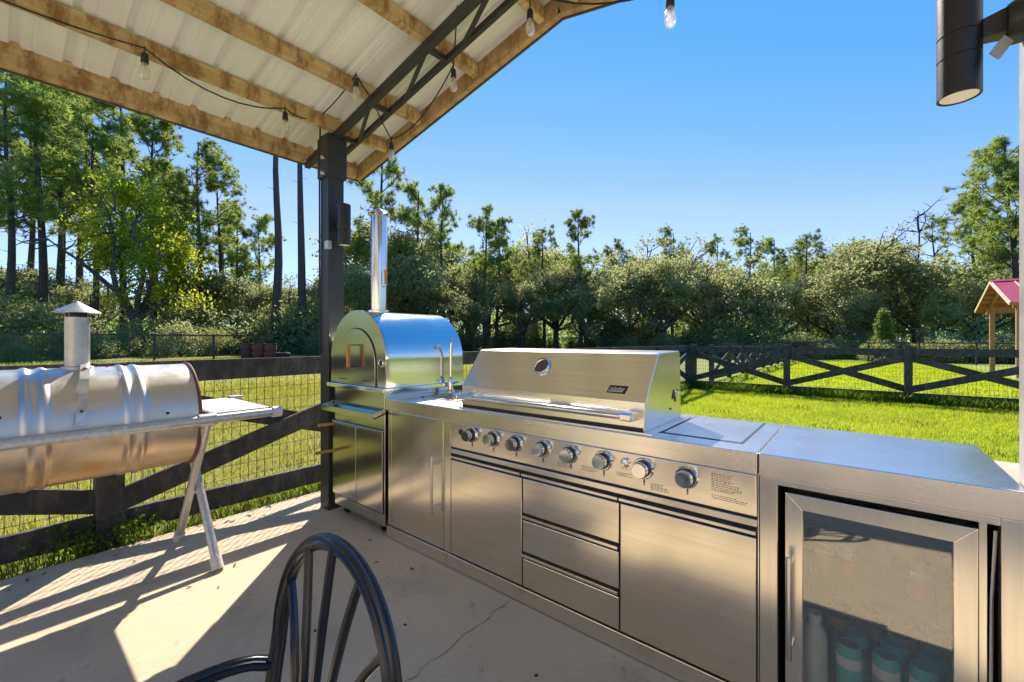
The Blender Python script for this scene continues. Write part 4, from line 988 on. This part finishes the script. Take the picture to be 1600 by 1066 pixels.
# bushes along the wood edge
bushes=[(*bush(51,2.4,3.4),2.4),(*bush(52,2.4,3.0),2.4),(*bush(53,2.4,3.8,85),2.4)]
def wood_edge(px):
    d=ray(px,HY);return min((26.8/-d.x) if d.x<-.01 else 999,(37.0/d.y) if d.y>.01 else 999)
for px in range(-20,1720,24):
    q=px+rg.uniform(-10,10);t=wood_edge(q)+rg.uniform(.6,6)
    if t>60: continue
    hh=(1.1+3.6*rg.random()**2.0) if q<1200 else rg.uniform(1.0,2.2);p=at_depth(q,t+(hh-1.5)*1.6)
    plant('bush',bushes,0,0,None,('bark_grey','leaf_shrub' if rg.random()<.6 else 'leaf_oak'),('stem','leaves'),'wild bush in the undergrowth along the wood edge','bush','undergrowth bushes along the wood edge',rg,hh,px_is_world=p)
for q,t,hh in((1240,34,1.5),(1268,33,1.3),(1300,34,1.6),(1330,33,1.2),(1215,36,1.4)):
    plant('bush',bushes,0,0,None,('bark_grey','leaf_bright'),('stem','leaves'),'sunlit yellow green bush beyond the end of the far rail fence','bush','sunlit bushes beyond the far rail fence',rg,hh,px_is_world=at_depth(q,t))
for q,t,hh in((262,25.5,1.1),(318,26,1.0),(22,18.8,.9)):
    plant('palmetto',bushes,0,0,None,('bark_grey','leaf_bright'),('stem','leaves'),'low bright green palmetto clump behind the pasture fence','bush','palmettos behind the pasture fence',rg,hh,px_is_world=at_depth(q,t))
# small cypress
r2=np.random.default_rng(9);tb=MB();tb.tube([(0,0,0),(0,0,3.2)],[.07,.01],8)
Z_=r2.uniform(.15,3.3,420);rad=(1-Z_/3.5)*1.15*r2.uniform(.35,1,420);A_=r2.uniform(0,6.283,420)
v,f=leaves(np.stack([rad*np.cos(A_),rad*np.sin(A_),Z_],1),26,.12,.055,r2,(1,1,1.3))
cy=[(tb.mesh('cypress_trunk'),np_mesh('cypress_crown',v,f),3.4)]
plant('cypress_tree',cy,1381,29.5,486,('bark','leaf_cypress'),TN,'small pale green conical cypress standing at the hedge end','cypress',None,rg,3.4)
# clipped hedge
r3=np.random.default_rng(10);n=2600
a,b=at_depth(1352,29.5),at_depth(1660,25.5);L=(b-a).length
u=r3.uniform(0,1,n);w_=r3.normal(0,.33,n);hz=r3.uniform(.02,1.08,n)**.8
dirv=(b-a)/L;sd=Vector((-dirv.y,dirv.x,0))
C=np.stack([a.x+dirv.x*L*u+sd.x*w_,a.y+dirv.y*L*u+sd.y*w_,hz],1);C[:,2]+=gza(C[:,0],C[:,1])+.08*np.sin(u*60)
v,f=leaves(C,24,.11,.06,r3)
hd=thing('hedge','long low green hedge running behind the lawn to the shelter','hedge',(a.x,a.y,gz(a.x,a.y)))
v=v-np.array([[a.x,a.y,gz(a.x,a.y)]]);ob('foliage',np_mesh('hedge_foliage',v,f),M['leaf_shrub'],hd)
mb=MB()
for i in range(40):
    p=a.lerp(b,(i+.5)/40);g0=gz(p.x,p.y);mb.tube([(p.x,p.y,g0-.05),(p.x+.05,p.y,g0+.6)],[.03,.012],6)
part('stems',mb,M['bark'],hd)
# distant woods behind everything
r4=np.random.default_rng(12);n=11000
q=r4.uniform(-math.pi,math.pi,n);tt=r4.uniform(58,88,n)
X_=np.cos(q)*tt;Y_=np.sin(q)*tt
top=6.4+1.9*np.sin(q*14)+1.4*np.sin(q*38+1)+1.0*np.sin(q*87)
Z_=r4.uniform(0,1,n)**1.15*top
v,f=leaves(np.stack([X_,Y_,Z_],1),16,.8,.30,r4,(1,1,.8))
fw=ob('distant_woodland',np_mesh('distant_woodland',v,f),M['leaf_oak_dark']);tag(fw,'dense distant woodland filling the gaps behind the nearer trees','woodland',None,'stuff')

# ------------------------------------------------------------------ grass
def blades(P,h,wd,rg_,lean=.45):
    n=len(P);P=np.asarray(P);h=h*rg_.uniform(.5,1.3,(n,1));az=rg_.uniform(0,6.283,n);d=np.stack([np.cos(az),np.sin(az),np.zeros(n)],1)
    az2=rg_.uniform(0,6.283,n);l=np.stack([np.cos(az2),np.sin(az2),np.zeros(n)],1)*rg_.uniform(0,lean,(n,1))*h;up=np.array([[0,0,1.]])*h
    a=P-d*wd/2;b=P+d*wd/2;m=P+l*.4+up*.6;c=P+l+up*.95
    v=np.stack([a,b,m+d*wd*.35,c,m-d*wd*.35],1).reshape(-1,3);i=np.arange(n)*5
    return v,np.stack([i,i+1,i+2,i+3,i+4],1)
def scatter(name,n,x0,x1,y0,y1,h,wd,mat,label,rg_,mask=None,lean=.45):
    x=rg_.uniform(x0,x1,n);y=rg_.uniform(y0,y1,n)
    if mask is not None: k_=mask(x,y);x,y=x[k_],y[k_]
    P=np.stack([x,y,gza(x,y)-.004],1);v,f=blades(P,h,wd,rg_,lean)
    o=ob(name,np_mesh(name,v,f),M[mat]);return tag(o,label,'grass',None,'stuff')
rq=np.random.default_rng(21)
inview=lambda m:(lambda x,y:(x*-sr+y*cr>0)&((x*cr+y*sr)/np.maximum(x*-sr+y*cr,.01)<1.30)&((x*cr+y*sr)/np.maximum(x*-sr+y*cr,.01)>-1.45)&m(x,y))
noslab=lambda x,y:~((x>-3.62)&(y<2.76))&~((x>.62)&(y<6.9))
scatter('lawn_grass',230000,-3.7,9,5.2,12.9,.052,.007,'grass','bright short lawn grass behind the kitchen island',rq,inview(noslab))
scatter('lawn_straw',60000,-3.7,9,5.2,12.9,.05,.007,'straw','dry straw coloured blades scattered through the lawn behind the island',rq,inview(lambda x,y:noslab(x,y)&(np.sin(x*1.7+1)*np.cos(y*1.3+x*.6)+rq.normal(0,.5,len(x))>.35)))
scatter('lawn_grass',120000,-3.6,15,12.6,36,.085,.022,'grass','bright lawn grass beyond the board fence',rq,inview(lambda x,y:~((x>4.3)&(y>16.5))))
scatter('pasture_grass',170000,-13,-3.66,-.8,12.5,.07,.0085,'grass_dry','mixed green and straw pasture grass beyond the patio fence',rq,inview(noslab))
scatter('pasture_grass',60000,-27,-10,-2,34,.11,.028,'grass_dry','far pasture grass towards the rail fence',rq,inview(noslab))
scatter('fence_weeds',4200,-4.15,-3.62,-1.0,2.6,.12,.007,'weeds','long grass growing along the patio edge under the fence',rq,lambda x,y:(rq.random(len(x))<.55),.8)
scatter('fence_weeds',26000,-3.9,9,12.35,12.95,.21,.014,'weeds','long grass along the foot of the lawn fence',rq,lambda x,y:rq.random(len(x))<.5+.4*np.sin(x*3)**2,.8)
scatter('fence_weeds',9000,-4.1,-3.65,2.6,13,.2,.014,'weeds','long grass along the foot of the side fence',rq,None,.8)
scatter('lawn_weeds',26000,-3.6,9,5.4,12.6,.085,.012,'weeds','darker weed patches scattered through the lawn behind the island',rq,inview(lambda x,y:noslab(x,y)&(np.sin(x*2.3+y*.7)*np.sin(y*2.9-x*1.1)+.6*np.sin(x*5.1)*np.sin(y*4.3+2)+rq.normal(0,.25,len(x))>.85)))
# leafy weeds at the fence post by the smoker
for (x,y,n_,s_) in((-3.74,.36,34,.11),(-3.71,.60,30,.09)):
    C=rq.normal(0,s_*.55,(n_,3))*[1,1.4,.6]+[x,y,.07];C[:,2]=np.abs(C[:,2]);v,f=leaves(C,9,.03,.016,rq);v=v-np.array([[x,y,-.045]])
    mb=MB()
    for i in range(8): mb.tube([(x,y,-.05),(x+rq.normal(0,.08),y+rq.normal(0,.1),.12)],[.004,.002],4)
    t=thing('weed_plant','leafy green weed growing at the foot of the fence post by the smoker','weed',(x,y,-.045),0,'weeds at the fence post');part('stem',mb,M['weeds'],t);ob('leaves',np_mesh('weed_leaves',v,f),M['weeds'],t)

rl=np.random.default_rng(31)
pts=[(-3.62+abs(rl.normal(0,.14)),rl.uniform(-.2,1.7)) for _ in range(34)]+[(rl.uniform(-3.3,-1.2),rl.uniform(.4,1.6)) for _ in range(9)]
mb=MB()
for x,y in pts:
    a=rl.uniform(0,6.28);l=rl.uniform(.012,.03);w_=l*.35;ca,sa=math.cos(a),math.sin(a)
    mb.add([(x-ca*l,y-sa*l,.002),(x+sa*w_,y-ca*w_,.006),(x+ca*l,y+sa*l,.009),(x-sa*w_,y+ca*w_,.004)],[(0,1,2,3)])
simple('dry_leaf',(.16,.075,.035),.7)
lo=ob('leaf_litter',mb.mesh('leaf_litter'),M['dry_leaf']);tag(lo,'small dry brown leaves scattered on the concrete','leaf litter',None,'stuff')
